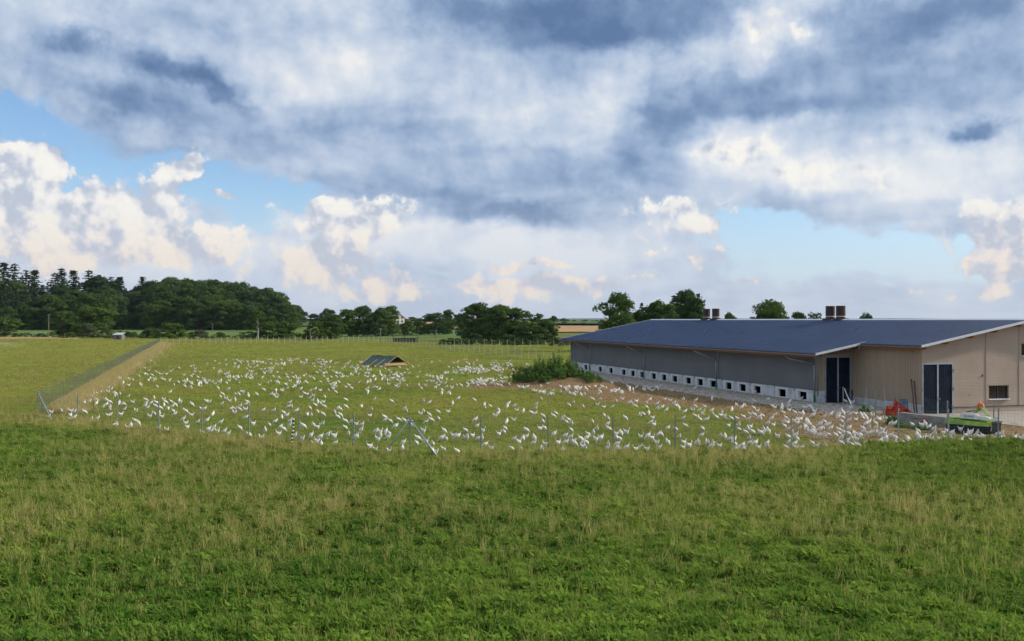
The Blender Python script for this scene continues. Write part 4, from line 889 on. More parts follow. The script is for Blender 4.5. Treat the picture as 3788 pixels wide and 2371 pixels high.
def quads_mesh(name, cen, nrm, size, tone, aspect=1.5):
    """many small leaf faces: centres, normals, sizes, tone"""
    n = len(cen); r = NR.normal(size=(n, 3)); t = np.cross(nrm, r); t /= np.linalg.norm(t, axis=1, keepdims=True) + 1e-9; b = np.cross(nrm, t); b /= np.linalg.norm(b, axis=1, keepdims=True) + 1e-9
    s = size[:, None] / 2; t = t * s * aspect; b = b * s
    co = np.stack([cen - t * 1.0, cen + b * .9 - t * .1, cen + t * 1.0, cen - b * .9 + t * .1], 1).reshape(-1, 3)
    me = bpy.data.meshes.new(name); me.vertices.add(n * 4); me.vertices.foreach_set('co', co.ravel())
    me.loops.add(n * 4); me.loops.foreach_set('vertex_index', np.arange(n * 4, dtype=np.int32)); me.polygons.add(n); me.polygons.foreach_set('loop_start', np.arange(0, n * 4, 4, dtype=np.int32)); me.update()
    a = me.attributes.new('tone', 'FLOAT', 'POINT'); a.data.foreach_set('value', np.repeat(tone, 4).astype(np.float32)); return me
def broad_crown(seed, nclump=46, per=75, leaf=.055, lo=.18, top=1.0, w=.42, gap=.0, shape='round', tonevar=.5):
    """unit-height crown"""
    g = np.random.default_rng(seed); C = []; Rr = []
    while len(C) < nclump:
        z = g.uniform(lo, top); u = (z - lo) / (top - lo)
        prof = {'round': .92 if u < .5 else math.sqrt(max(0, 1 - (2 * u - .95) ** 2 / 1.15)), 'tall': .95 if u < .45 else math.sin(math.pi * min(1, u * .85 + .13)) ** .55, 'flat': math.sqrt(max(0, 1 - (u * 1.0) ** 2.2)), 'cone': (1 - u) ** .8 + .1}[shape]
        a = g.uniform(0, 6.283); rr = w * prof * math.sqrt(g.uniform(.15, 1)) * (1 + .22 * math.sin(a * 3 + seed) + .15 * math.sin(a * 5 + z * 9))
        C.append((rr * math.cos(a), rr * math.sin(a), z)); Rr.append(g.uniform(.085, .16) * (w / .42) ** .5)
    C = np.array(C); Rr = np.array(Rr); k = np.repeat(np.arange(nclump), per); n = len(k)
    d = g.normal(size=(n, 3)); d /= np.linalg.norm(d, axis=1, keepdims=True); d[:, 2] = np.where(d[:, 2] < -.3, -d[:, 2] * .6, d[:, 2])
    cen = C[k] + d * (Rr[k] * g.uniform(.55, 1.08, n) ** .6)[:, None] * np.array([1.15, 1.15, .85]); nr = d + g.normal(size=(n, 3)) * .55; nr /= np.linalg.norm(nr, axis=1, keepdims=True)
    ct = g.uniform(0, 1, nclump); tone = np.clip(ct[k] * tonevar + g.uniform(0, 1, n) * .4 + .12 * d[:, 2], 0, 1)
    return cen, nr, g.uniform(.6, 1.25, n) * leaf, tone, C
def broad_tree(name, seed, **k):
    cen, nr, sz, tn, C = broad_crown(seed, **k); crown = quads_mesh(name + '_crown', cen, nr, sz, tn); g = random.Random(seed)
    m = MB(); m.tube([(0, 0, -.03), (.004, .0, .12), (-.006, .005, .35), (.006, 0, .62), (0, 0, .85)], [.026, .020, .015, .009, .003], 7)
    for i in range(9):
        c = C[g.randrange(len(C))]; z0 = max(.14, min(.6, c[2] - .16)); m.tube([(0, 0, z0), (c[0] * .5, c[1] * .5, (z0 + c[2]) / 2 + .02), (c[0] * .95, c[1] * .95, c[2])], [.010, .006, .002], 5)
    return crown, m.mesh(name + '_trunk')
def fir_tree(name, seed, w=.17, lo=.06, levels=26, ragged=.25, pine=False):
    g = np.random.default_rng(seed); cen = []; nr = []; sz = []; tn = []
    m = MB(); m.tube([(0, 0, -.03), (0, 0, .5), (.003, 0, .99)], [.020, .011, .002], 6)
    for i in range(levels):
        z = lo + (1 - lo) * (i / levels) ** .9; u = (z - lo) / (1 - lo); nb = 9 if not pine else 7
        if pine and u < .25: continue
        base = w * ((1 - u) ** (.75 if not pine else .35)) * (1 if not pine else (.55 + .6 * math.sin(u * 3)))
        for b in range(nb):
            a = g.uniform(0, 6.283); L_ = base * g.uniform(1 - ragged, 1 + ragged) + .012; droop = g.uniform(.15, .4) * (1 - u * .7) if not pine else g.uniform(-.25, .1); t0 = g.uniform(0, 1)
            nn = max(3, int(L_ / .018))
            for q in range(nn):
                f = (q + .6) / nn; sp = (1 - f * .6) * .022; p = (L_ * f * math.cos(a) + g.normal() * sp * .8, L_ * f * math.sin(a) + g.normal() * sp * .8, z - droop * L_ * f + (droop * L_ * .5 * f * f) + g.normal() * .006)
                cen.append(p); v = np.array([.35 * math.cos(a), .35 * math.sin(a), 1]) + g.normal(size=3) * .45; nr.append(v / np.linalg.norm(v)); sz.append(g.uniform(.022, .040)); tn.append(np.clip(.25 + .35 * f + .3 * t0 + g.uniform(-.2, .2), 0, 1))
            if b % 3 == 0: m.tube([(0, 0, z), (L_ * .9 * math.cos(a), L_ * .9 * math.sin(a), z - droop * L_ * .55)], [.004, .001], 4, False)
    return quads_mesh(name + '_crown', np.array(cen), np.array(nr), np.array(sz), np.array(tn), 1.7), m.mesh(name + '_trunk')
KIND = {}
for i in range(4): KIND['oak%d' % i] = broad_tree('oak%d' % i, 40 + i, nclump=78, per=95, leaf=.042, w=.42 + .03 * (i % 2), lo=.04)
for i in range(3): KIND['tall%d' % i] = broad_tree('tall%d' % i, 60 + i, nclump=76, per=95, leaf=.038, w=.27, lo=.03, shape='tall')
for i in range(3): KIND['thin%d' % i] = broad_tree('thin%d' % i, 80 + i, nclump=22, per=46, leaf=.040, w=.20, lo=.38, shape='tall')
KIND['birch'] = broad_tree('birch', 91, nclump=80, per=150, leaf=.028, w=.36, lo=.04, shape='tall', tonevar=.7)
KIND['walnut'] = broad_tree('walnut', 92, nclump=70, per=120, leaf=.040, w=.62, lo=.25, shape='flat')
for i in range(3): KIND['bush%d' % i] = broad_tree('bush%d' % i, 100 + i, nclump=40, per=70, leaf=.075, w=.62, lo=.02, shape='flat')
for i in range(4): KIND['fir%d' % i] = fir_tree('fir%d' % i, 120 + i, w=.15 + .025 * i)
for i in range(3): KIND['pine%d' % i] = fir_tree('pine%d' % i, 140 + i, w=.15, levels=20, ragged=.5, pine=True)
def plant(kind, x, y, h, label, group, leaf, name='tree', wid=1.0, z=None, bark=None, cat='tree'):
    crown, trunk = KIND[kind]; e = empty(name, (x, y, float(H(x, y)) if z is None else z), rng.uniform(0, 6.28), label, cat, group)
    c = link('crown', crown, None, e); t = link('trunk', trunk, None, e)
    for o, m in ((c, leaf), (t, bark or M_bark)):
        if not o.data.materials: o.data.materials.append(m)
        o.material_slots[0].link = 'OBJECT'; o.material_slots[0].material = m; o.scale = (h * wid, h * wid, h)
    return e
# the dark forest on the left, row behind row; its skyline is read off the photograph
SKY = [(-300, 1000), (-100, 985), (0, 1032), (110, 1040), (159, 1046), (210, 1046), (300, 1046), (364, 1046), (420, 1050), (455, 1060), (501, 1076), (540, 1058), (592, 1042), (660, 1034), (706, 1038), (820, 1048), (911, 1052), (979, 1069), (1047, 1089), (1084, 1120), (1100, 1145)]
sky_y = lambda px: float(np.interp(px, [q[0] for q in SKY], [q[1] for q in SKY]))
NUM = ORD
def NTH(k): return ORD[k - 1] if k <= 20 else {30: 'thirtieth', 40: 'fortieth', 50: 'fiftieth'}.get(k) or ('twenty', 'thirty', 'forty', 'fifty')[k // 10 - 2] + '-' + ORD[k % 10 - 1]
def forest():
    n = 0
    for row, (D, dy, stp) in enumerate(((452, 96, 47), (466, 62, 40), (484, 34, 36), (505, 14, 33), (528, 2, 31))):
        px = -110 + row * 11; rn = 0
        while px < 1092:
            if px < -14: px += stp; continue
            q = px + rng.uniform(-9, 9); Dq = D + rng.uniform(-5, 5); x = at(q, Dq); z = float(H(x, Dq)); ty = sky_y(q) + dy * rng.uniform(.65, 1.25) + rng.uniform(-4, 7)
            if q > 1000: ty = max(ty, sky_y(min(1092, q + 26)))
            h = max(7, zat(ty, Dq) - z); u = rng.random()
            left = q < 480
            if row == 0: k = rng.choice(('oak0', 'oak1', 'oak2', 'oak3', 'tall0'))
            elif row < 3: k = rng.choice(('oak0', 'oak2', 'tall0', 'tall1', 'fir2', 'pine0') if not left else ('fir0', 'fir1', 'fir2', 'fir3', 'pine0', 'oak1', 'tall2'))
            else: k = rng.choice(('tall0', 'tall1', 'tall2', 'oak1', 'fir3', 'pine1') if not left else ('fir1', 'fir2', 'fir3', 'pine0', 'tall1'))
            fir = k[:3] in ('fir', 'pin'); wid = 1.25 if fir else (.95 if k[:3] == 'oak' else 1.05)
            if k[:3] == 'oak': wid *= min(1.1, 16 / h)
            rn += 1
            rown = ('front edge', 'second row', 'third row', 'fourth row', 'skyline row')[row]
            plant(k, x, Dq, h, '%s, %s from the left in the %s of the dark forest' % ('dark conifer' if fir else 'dark leafy tree', NTH(max(rn, 1)), rown), 'trees of the dark forest', L_fir if fir else rng.choice((L_dark, L_dark, L_broad)), wid=wid)
            px += stp; n += 1
    for i, (q, ty, k) in enumerate(((14, 968, 'fir1'), (55, 970, 'pine1'), (96, 994, 'pine2'), (127, 996, 'fir0'), (206, 1005, 'pine0'), (229, 990, 'fir2'), (273, 997, 'fir0'), (328, 995, 'pine1'), (364, 1033, 'tall0'), (410, 1020, 'pine2'), (442, 1022, 'fir0'), (527, 1021, 'fir3'))):
        D = 520 + (i % 3) * 4; x = at(q, D); h = zat(ty, D) - float(H(x, D))
        plant(k, x, D, h, '%s conifer from the left rising above the forest skyline' % NUM[i] if i < 11 else 'lone conifer rising above the forest beyond the dip in the skyline', 'conifers above the skyline', L_fir, wid=rng.uniform(1.1, 1.6))
forest()
# single trees and shrubs: kind, photo x, top y, base y, width in photo px, leaf, label
def single(kind, px, ty, by, wpx, leaf, label, group, D=None, cat='tree', name='tree', bark=None):
    if D is None: p = gpos(px, by); D = p.y
    x = at(px, D); z = float(H(x, D)); h = max(.6, zat(ty, D) - z); base_w = {'oak': .86, 'tal': .56, 'thi': .42, 'bus': 1.3, 'bir': .74, 'wal': 1.3, 'fir': .36, 'pin': .32}[kind[:3]]
    wid = (wpx / F * D) / (h * base_w); return plant(kind, x, D, h, label, group, leaf, name, max(.45, min(2.2, wid)), bark=bark, cat=cat)
g1 = 'trees and bushes along the far hedge'
for t in (('bush0', 15, 1180, 0, 120, L_broad, 'round green bush at the left edge of the hedge', 330), ('bush1', 235, 1160, 0, 100, L_broad, 'broad dark bush left of the big hedge tree', 345),
    ('oak1', 335, 1092, 0, 105, L_dark, 'tall leafy tree behind the big hedge tree', 372), ('oak0', 338, 1140, 0, 120, L_broad, 'big dark green tree in the far left hedge', 340), ('bush2', 326, 1200, 0, 62, L_grey, 'pale grey-green shrub before the big hedge tree', 318),
    ('bush1', 635, 1200, 0, 100, L_lite, 'bright green bush at the end of the left fence', 312), ('bush0', 560, 1216, 0, 70, L_broad, 'low dark bush left of the bright green bush', 320), ('bush2', 740, 1222, 0, 66, L_grey, 'pale grey shrub right of the bright green bush', 300),
    ('thin0', 954, 1150, 0, 62, L_lite, 'slender nearly bare tree before the right end of the forest', 300), ('bush0', 985, 1196, 0, 110, L_broad, 'dense dark bushes around the slender bare tree', 310), ('bush2', 1050, 1192, 0, 90, L_broad, 'dark bush right of the slender bare tree', 305), ('oak2', 1046, 1130, 0, 88, L_dark, 'round grey-green tree at the right foot of the forest', 420),
    ('bush1', 1165, 1194, 0, 84, L_lite, 'yellow-green bush by the thin pole', 292), ('oak3', 1228, 1168, 0, 74, L_broad, 'rounded tree at the left end of the middle grove', 300), ('tall0', 1290, 1152, 0, 74, L_broad, 'second tree of the middle grove', 348), ('oak1', 1345, 1139, 0, 66, L_broad, 'tall crown of the middle grove', 352), ('oak0', 1400, 1150, 0, 66, L_dark, 'dark lower tree inside the middle grove', 348), ('oak2', 1432, 1139, 0, 92, L_broad, 'right-hand crown of the middle grove', 355),
    ('oak3', 1507, 1190, 0, 44, L_broad, 'small isolated tree right of the middle grove', 360), ('oak0', 1556, 1182, 0, 52, L_broad, 'small round tree left of the two dark trees', 372), ('oak1', 1608, 1163, 0, 72, L_dark, 'dark round tree before the grain field', 365), ('tall1', 1656, 1151, 0, 40, L_broad, 'tall airy tree before the grain field', 380), ('thin1', 1684, 1166, 0, 34, L_broad, 'thin tree right of the tall airy tree', 372), ('oak2', 1716, 1161, 0, 52, L_dark, 'tree touching the left side of the big grove', 340),
    ('tall0', 1764, 1131, 0, 92, L_broad, 'tallest tree of the big grove', 276), ('tall2', 1808, 1142, 0, 70, L_dark, 'dark tree in the middle of the big grove', 284), ('oak1', 1845, 1137, 0, 92, L_broad, 'broad tree in the middle of the big grove', 270), ('tall1', 1905, 1147, 0, 76, L_broad, 'tree right of the middle of the big grove', 272), ('thin2', 1946, 1156, 0, 50, L_broad, 'thin pale-stemmed tree in the big grove', 266), ('thin0', 1996, 1163, 0, 60, L_broad, 'second thin tree in the big grove', 266), ('oak0', 1960, 1198, 0, 84, L_broad, 'low leafy tree below the thin trees of the grove', 262), ('oak3', 2022, 1192, 0, 64, L_broad, 'low tree at the right end of the big grove', 264), ('thin1', 2046, 1172, 0, 34, L_broad, 'thin tree at the right end of the big grove', 270), ('bush0', 2066, 1252, 0, 52, L_broad, 'low bush beside the far barn corner', 222), ('bush1', 1760, 1238, 0, 120, L_dark, 'dark undergrowth at the left foot of the big grove', 262), ('bush2', 1880, 1240, 0, 130, L_dark, 'dark undergrowth in the middle of the big grove', 258)):
    k, px, ty, _, w, lf, lb, D = t; w *= 1.15; b = k.startswith('bush'); single(k, px, ty, 0, w, lf, lb, g1, D, 'bush' if b else 'tree', 'bush' if b else 'tree', M_birch if k.startswith('thin') else None)
g2 = 'trees behind the barn'
for k, px, ty, w, lf, lb, D, bk in (('birch', 2283, 1093, 132, L_broad, 'large birch beyond the far end of the roof', 182, M_birch), ('fir1', 2374, 1118, 52, L_fir, 'small spruce right of the large birch', 190, None), ('oak1', 2366, 1160, 60, L_dark, 'dark low crown beneath the small spruce', 186, None), ('tall1', 2432, 1124, 84, L_broad, 'airy leafy tree left of the dark spruces', 188, None), ('oak2', 2462, 1136, 100, L_broad, 'low green crown before the dark spruces', 184, None), ('fir2', 2494, 1090, 84, L_fir, 'left spruce of the dark clump behind the barn', 196, None), ('tall2', 2538, 1077, 100, L_dark, 'tall dark tree in the clump behind the barn', 194, None), ('fir3', 2582, 1084, 76, L_fir, 'right spruce of the dark clump beside the chimneys', 192, None), ('oak0', 2400, 1140, 90, L_dark, 'leafy crown between the small spruce and the dark clump', 187, None), ('oak3', 2560, 1112, 110, L_dark, 'broad dark crown at the foot of the clump behind the barn', 190, None), ('walnut', 2850, 1130, 200, L_broad, 'wide domed walnut tree showing above the roof', 176, None), ('bush0', 2700, 1174, 44, L_broad, 'small treetop above the ridge left of the walnut', 170, None), ('bush1', 2955, 1168, 50, L_broad, 'low treetop at the right flank of the walnut', 172, None), ('thin0', 3020, 1160, 60, L_broad, 'sparse treetop beside the near chimneys', 165, None), ('oak3', 3206, 1172, 70, L_dark, 'low treetop above the ridge right of the near chimneys', 160, None)):
    single(k, px, ty, 0, w, lf, lb, g2, D, bark=bk)
# far rows of trees on the plain
g3 = 'distant field trees'; i = 0
for px0, px1, D, y0, y1, stp in ((1090, 1262, 640, 1143, 1172, 22), (1462, 1760, 900, 1172, 1182, 17), (1990, 2240, 640, 1180, 1200, 30), (1690, 2100, 1300, 1174, 1182, 14), (2050, 2230, 980, 1180, 1188, 18)):
    px = px0; i = 0; rowlab = {640: 'on the low hill right of the forest', 900: 'behind the middle grove', 1300: 'in the farthest row behind the big grove', 980: 'in the far row left of the roof'}[D] if px0 != 1990 else 'in the nearer row left of the roof'
    while px < px1:
        k = rng.choice(('oak0', 'oak1', 'oak2', 'oak3', 'bush1')); D_ = D + rng.uniform(-20, 20); i += 1
        single(k, px + rng.uniform(-5, 5), rng.uniform(y0, y1), 0, rng.uniform(.8, 1.3) * stp * 1.5, rng.choice((L_dark, L_broad, L_dark)), 'distant field tree %s, %s from the left' % (rowlab, NTH(i)), g3, D_)
        px += stp * rng.uniform(.7, 1.3)
# hedge undergrowth along the far boundary
px = -40; i = 0
while px < 1230:
    i += 1; D = 322 + rng.uniform(-12, 14)
    single(rng.choice(('bush0', 'bush1', 'bush2')), px, rng.uniform(1226, 1244), 0, rng.uniform(30, 56), rng.choice((L_broad, L_lite, L_dark, L_herb, L_grey)), 'low hedge shrub, %s from the left along the far hedge' % NTH(i), 'low shrubs of the far hedge', D, 'shrub', 'shrub')
    px += rng.uniform(24, 42)
px = 1640; i = 0
while px < 2110:
    i += 1; D = 232 + rng.uniform(-6, 8)
    single(rng.choice(('bush0', 'bush1', 'bush2')), px, rng.uniform(1248, 1264), 0, rng.uniform(34, 56), rng.choice((L_broad, L_dark)), 'low dark hedge shrub behind the grove fence, %s from the left' % NTH(i), 'shrubs of the grove hedge', D, 'shrub', 'shrub')
    px += rng.uniform(24, 38)
# weeds on the mound and sprigs beside it
def weed(name, x, y, h, w, n, seed, label):
    g = np.random.default_rng(seed); e = empty(name, (x, y, float(H(x, y))), 0, label, 'weed', 'tall weeds on the soil mound'); m = MB(); cen = []; nr = []; sz = []; tn = []
    for i in range(n):
        a = g.uniform(0, 6.283); r = w * math.sqrt(g.uniform(0, 1)); bx, by = r * math.cos(a) * .7, r * math.sin(a) * .7; hh = h * g.uniform(.55, 1.05) * (1 - .45 * r / w); lx, ly = bx + g.normal() * .10 * hh, by + g.normal() * .10 * hh
        bz = float(H(x + bx, y + by)) - float(H(x, y)); m.tube([(bx, by, bz - .05), ((bx + lx) / 2, (by + ly) / 2, bz + hh * .55), (lx, ly, bz + hh)], [.012, .008, .003], 4, False); t0 = g.uniform(0, 1)
        for k in range(int(16 + hh * 20)):
            f = g.uniform(.08, 1.05); d = g.normal(size=3); d[2] = abs(d[2]) * .8; d /= np.linalg.norm(d); s_ = .17 * (1.15 - f * .8); cen.append((bx + (lx - bx) * f + d[0] * s_, by + (ly - by) * f + d[1] * s_, bz + hh * f + d[2] * s_ * .4)); q = d * .5 + np.array([0, 0, .8]) + g.normal(size=3) * .4; nr.append(q / np.linalg.norm(q)); sz.append(g.uniform(.06, .12)); tn.append(np.clip(.5 * t0 + .5 * g.uniform(0, 1), 0, 1))
    me = quads_mesh(name + '_leaves', np.array(cen), np.array(nr), np.array(sz), np.array(tn), 2.2); link('leaves', me, L_herb, e); m.build('stems', mat('weed_stem', (.09, .11, .03), .9, .2), e)
mx, my = MOUND
for i, (dx, dy, h, w, n, lb) in enumerate(((-2.9, .2, 1.25, 1.3, 46, 'leftmost clump of tall weeds on the soil mound'), (-1.2, .5, 1.7, 1.2, 56, 'tall weed clump left of the middle of the mound'), (.3, .9, 1.95, 1.1, 56, 'tallest weed clump on top of the mound'), (1.7, 1.2, 1.8, .9, 44, 'weed clump on the right shoulder of the mound'), (.6, -1.0, 1.0, 1.2, 46, 'weeds on the front slope of the mound'), (3.4, -1.5, .62, 1.3, 44, 'low sprawling weeds right of the mound'), (-2.2, -.9, .85, 1.0, 36, 'weeds on the front left slope of the mound'), (1.9, -.4, .8, 1.1, 34, 'weeds on the front right slope of the mound'), (-.8, -1.7, .55, .9, 28, 'low weeds at the front foot of the mound'))):
    weed('weed_clump', mx + dx, my + dy, h * 1.3, w * 1.15, int(n * 1.05), 300 + i, lb)
p = gpos(2155, 1388); weed('weed_clump', p.x, p.y, 1.0, .25, 7, 320, 'lone weed standing before the farthest hatches'); p = gpos(3195, 1524); weed('weed_clump', p.x, p.y, .5, .5, 16, 321, 'small weed by the inner fence'); p = gpos(3302, 1572); weed('weed_clump', p.x, p.y, .75, .45, 22, 322, 'leafy weed at the left end of the concrete block'); p = gpos(3420, 1590); weed('weed_clump', p.x, p.y + .3, .24, .8, 18, 323, 'low weeds at the foot of the concrete block')
p = gpos(3345, 1580); weed('weed_clump', p.x, p.y, .26, .6, 14, 324, 'low weeds before the left end of the concrete block')
# ------------------------------------------------------------------ grass
def grass_material(name, trans=.42):
    m = bpy.data.materials.new(name); m.use_nodes = True; T = m.node_tree; E.T = T; T.nodes.clear()
    a = T.nodes.new('ShaderNodeAttribute'); a.attribute_type = 'INSTANCER'; a.attribute_name = 'gcol'
    b = T.nodes.new('ShaderNodeAttribute'); b.attribute_name = 'vary'
    c = mixc(E(b.outputs['Fac']) * .55, a.outputs['Color'], (.36, .32, .11))
    d = T.nodes.new('ShaderNodeBsdfDiffuse'); t = T.nodes.new('ShaderNodeBsdfTranslucent'); T.links.new(c, d.inputs[0]); T.links.new(c, t.inputs[0])
    mx = T.nodes.new('ShaderNodeMixShader'); mx.inputs[0].default_value = trans; T.links.new(d.outputs[0], mx.inputs[1]); T.links.new(t.outputs[0], mx.inputs[2])
    o = T.nodes.new('ShaderNodeOutputMaterial'); T.links.new(mx.outputs[0], o.inputs[0]); return m
M_grass = grass_material('grass_blades')
def tuft(name, seed, n, h, spread, width, lean, seedhead=0.0, clover=0):
    g = np.random.default_rng(seed); v, f, vy = [], [], []
    for i in range(n):
        a = g.uniform(0, 6.283); r = spread * math.sqrt(g.uniform(0, 1)); x, y = r * math.cos(a), r * math.sin(a); d = g.uniform(0, 6.283); hh = h * g.uniform(.5, 1.1); l = lean * g.uniform(.3, 1.4) * hh; w = width * g.uniform(.7, 1.3)
        px, py = -math.sin(d) * w / 2, math.cos(d) * w / 2; k = len(v); q = g.uniform(0, 1) ** 2.5
        v += [(x - px, y - py, -.03), (x + px, y + py, -.03), (x + math.cos(d) * l * .35 + px * .8, y + math.sin(d) * l * .35 + py * .8, hh * .6), (x + math.cos(d) * l * .35 - px * .8, y + math.sin(d) * l * .35 - py * .8, hh * .6), (x + math.cos(d) * l, y + math.sin(d) * l, hh * (1 - lean * .25))]
        f += [(k, k + 1, k + 2, k + 3), (k + 3, k + 2, k + 4)]; vy += [q] * 5
        if g.uniform() < seedhead:
            k = len(v); tx, ty, tz = x + math.cos(d) * l, y + math.sin(d) * l, hh * (1 - lean * .25); s = width * 1.3
            v += [(tx - px * 1.4, ty - py * 1.4, tz), (tx, ty, tz - .03), (tx + px * 1.4, ty + py * 1.4, tz), (tx, ty, tz + .05)]; f += [(k, k + 1, k + 2, k + 3)]; vy += [1.0] * 4
    for i in range(clover):
        a = g.uniform(0, 6.283); r = spread * math.sqrt(g.uniform(0, 1)); x, y, z = r * math.cos(a), r * math.sin(a), h * g.uniform(.25, .6); s = width * g.uniform(1.4, 2.4); k = len(v); tl = g.normal(size=2) * .35
        v += [(x - s, y, z - tl[0] * s), (x, y - s, z - tl[1] * s), (x + s, y, z + tl[0] * s), (x, y + s, z + tl[1] * s)]; f += [(k, k + 1, k + 2, k + 3)]; vy += [0.0] * 4
    me = bpy.data.meshes.new(name); me.from_pydata(v, [], f); at_ = me.attributes.new('vary', 'FLOAT', 'POINT'); at_.data.foreach_set('value', np.array(vy, np.float32)); me.materials.append(M_grass)
    return bpy.data.objects.new(name, me)
def collection(name, objs):
    c = bpy.data.collections.new(name)
    for o in objs: c.objects.link(o)
    return c
C_short = collection('short_tufts', [tuft('s%d' % i, 500 + i, 20, .19, .15, .019, .6, 0, 10) for i in range(4)])
C_tall = collection('tall_tufts', [tuft('t%d' % i, 520 + i, 11, .50, .08, .012, .26, .7) for i in range(4)])
C_far = collection('far_tufts', [tuft('f%d' % i, 540 + i, 30, .22, .34, .026, .5, .15, 6) for i in range(3)])
def scatter(name, coll, x, y, col, scl, label, cat, tilt=.12):
    n = len(x); me = bpy.data.meshes.new(name); me.vertices.add(n); z = H(x, y); me.vertices.foreach_set('co', np.stack([x, y, z], -1).ravel())
    def att(nm, tp, arr, key): a = me.attributes.new(nm, tp, 'POINT'); a.data.foreach_set(key, arr.ravel().astype(np.float32 if tp != 'INT' else np.int32))
    att('gcol', 'FLOAT_VECTOR', col, 'vector'); att('rot', 'FLOAT_VECTOR', np.stack([NR.normal(size=n) * tilt, NR.normal(size=n) * tilt, NR.uniform(0, 6.283, n)], -1), 'vector'); att('scl', 'FLOAT_VECTOR', scl, 'vector'); att('pick', 'INT', NR.integers(0, len(coll.objects), n), 'value')
    o = tag(link(name, me), label, cat, None, 'stuff')
    gn = bpy.data.node_groups.new(name + '_scatter', 'GeometryNodeTree'); gn.interface.new_socket('Geometry', in_out='INPUT', socket_type='NodeSocketGeometry'); gn.interface.new_socket('Geometry', in_out='OUTPUT', socket_type='NodeSocketGeometry')
    N = gn.nodes; gi, go = N.new('NodeGroupInput'), N.new('NodeGroupOutput'); ci = N.new('GeometryNodeCollectionInfo'); ci.inputs[0].default_value = coll; ci.inputs['Separate Children'].default_value = True; ci.inputs['Reset Children'].default_value = True
    ip = N.new('GeometryNodeInstanceOnPoints'); ip.inputs['Pick Instance'].default_value = True
    def na(nm, tp): q = N.new('GeometryNodeInputNamedAttribute'); q.data_type = tp; q.inputs[0].default_value = nm; return q.outputs[0]
    gn.links.new(gi.outputs[0], ip.inputs['Points']); gn.links.new(ci.outputs[0], ip.inputs['Instance']); gn.links.new(na('pick', 'INT'), ip.inputs['Instance Index']); gn.links.new(na('rot', 'FLOAT_VECTOR'), ip.inputs['Rotation']); gn.links.new(na('scl', 'FLOAT_VECTOR'), ip.inputs['Scale']); gn.links.new(ip.outputs[0], go.inputs[0])
    md = o.modifiers.new('scatter', 'NODES'); md.node_group = gn; return o
def in_view(n, d0, d1, power=1.0, pad=1.09):
    """random places between two distances, even over the ground (power 1) or thinning with distance"""
    u = NR.uniform(0, 1, n)
    if power == 1: D = np.sqrt(d0 ** 2 + u * (d1 ** 2 - d0 ** 2))
    else: D = d0 * (d1 / d0) ** u
    return NR.uniform(-1, 1, n) * D * .5262 * pad, D
def lerp(a, b, t): return np.asarray(a)[None, :] * (1 - t[:, None]) + np.asarray(b)[None, :] * t[:, None]
def fence_y(x):
    """distance of the front fence at x"""
    p = FL[:-1] + FR; return np.interp(x, [q[0] for q in p], [q[1] for q in p])
def turf_colour(x, y, dryness):
    n = len(x); t = np.clip(vnoise(x, y, .22, 41, 3) * .9 + vnoise(x, y, 1.3, 43, 2) * .8 - .4 + NR.normal(size=n) * .24, 0, 1); c = lerp((.070, .185, .022), (.265, .415, .055), t)
    lush = smooth((vnoise(x, y, .12, 47, 2) - .52) / .15)[:, None] * .5; c = c * (1 - lush) + np.array([.06, .19, .02]) * lush
    dd = np.clip(dryness + NR.normal(size=n) * .12, 0, 1)[:, None] * .62; return c * (1 - dd) + np.array([.38, .34, .095]) * dd
def lushright(x, y): return smooth((x - 12) / 6) * smooth((y - 30) / 5)        # the dark lush verge at the right
def lushleft(x, y): return smooth((-x - 18) / 5) * smooth((54 - y) / 6)
def field_dry(x, y):
    d = dry(x, y) * .7 * smooth((y - 18) / 12) + .05
    band = np.exp(-((y - fence_y(x) + 1.6) / 2.2) ** 2) * .40
    d = d + band; return np.clip(d * (1 - .85 * lushright(x, y)) * (1 - .6 * lushleft(x, y)), 0, 1)
# foreground meadow
x, y = in_view(92000, 17, 62); k = (y < fence_y(x) + .1) ; x, y = x[k], y[k]
cl = vnoise(x, y, 1.7, 53, 3, .6); k = NR.uniform(0, 1, len(x)) < .35 + 1.3 * smooth((cl - .36) / .3); x, y, cl = x[k], y[k], cl[k]
d = field_dry(x, y); s = NR.uniform(.6, 1.35, len(x)) * (.45 + 1.25 * cl); lr = lushright(x, y); s = s * (1 + .35 * lr)
scatter('meadow_grass', C_short, x, y, turf_colour(x, y, d) * (1 - .25 * lr[:, None]), np.stack([s * 1.15, s * 1.15, s * NR.uniform(.8, 1.3, len(x))], -1), 'uncut green meadow grass in front of the fence', 'grass')
x, y = in_view(42000, 17, 62); d = field_dry(x, y); k = (y < fence_y(x) + .3) & (NR.uniform(0, 1, len(x)) < np.clip(d * 1.2 + .08, 0, 1) * (vnoise(x, y, .8, 57, 2) > .36)); x, y, d = x[k], y[k], d[k]
col = lerp((.25, .34, .06), (.60, .51, .21), np.clip(d * 1.1 + NR.normal(size=len(x)) * .2, 0, 1)); s = NR.uniform(.6, 1.15, len(x))
scatter('tall_grass', C_tall, x, y, col, np.stack([s, s, s * NR.uniform(.8, 1.2, len(x))], -1), 'tall yellowing grass stalks in the front meadow', 'grass', .16)
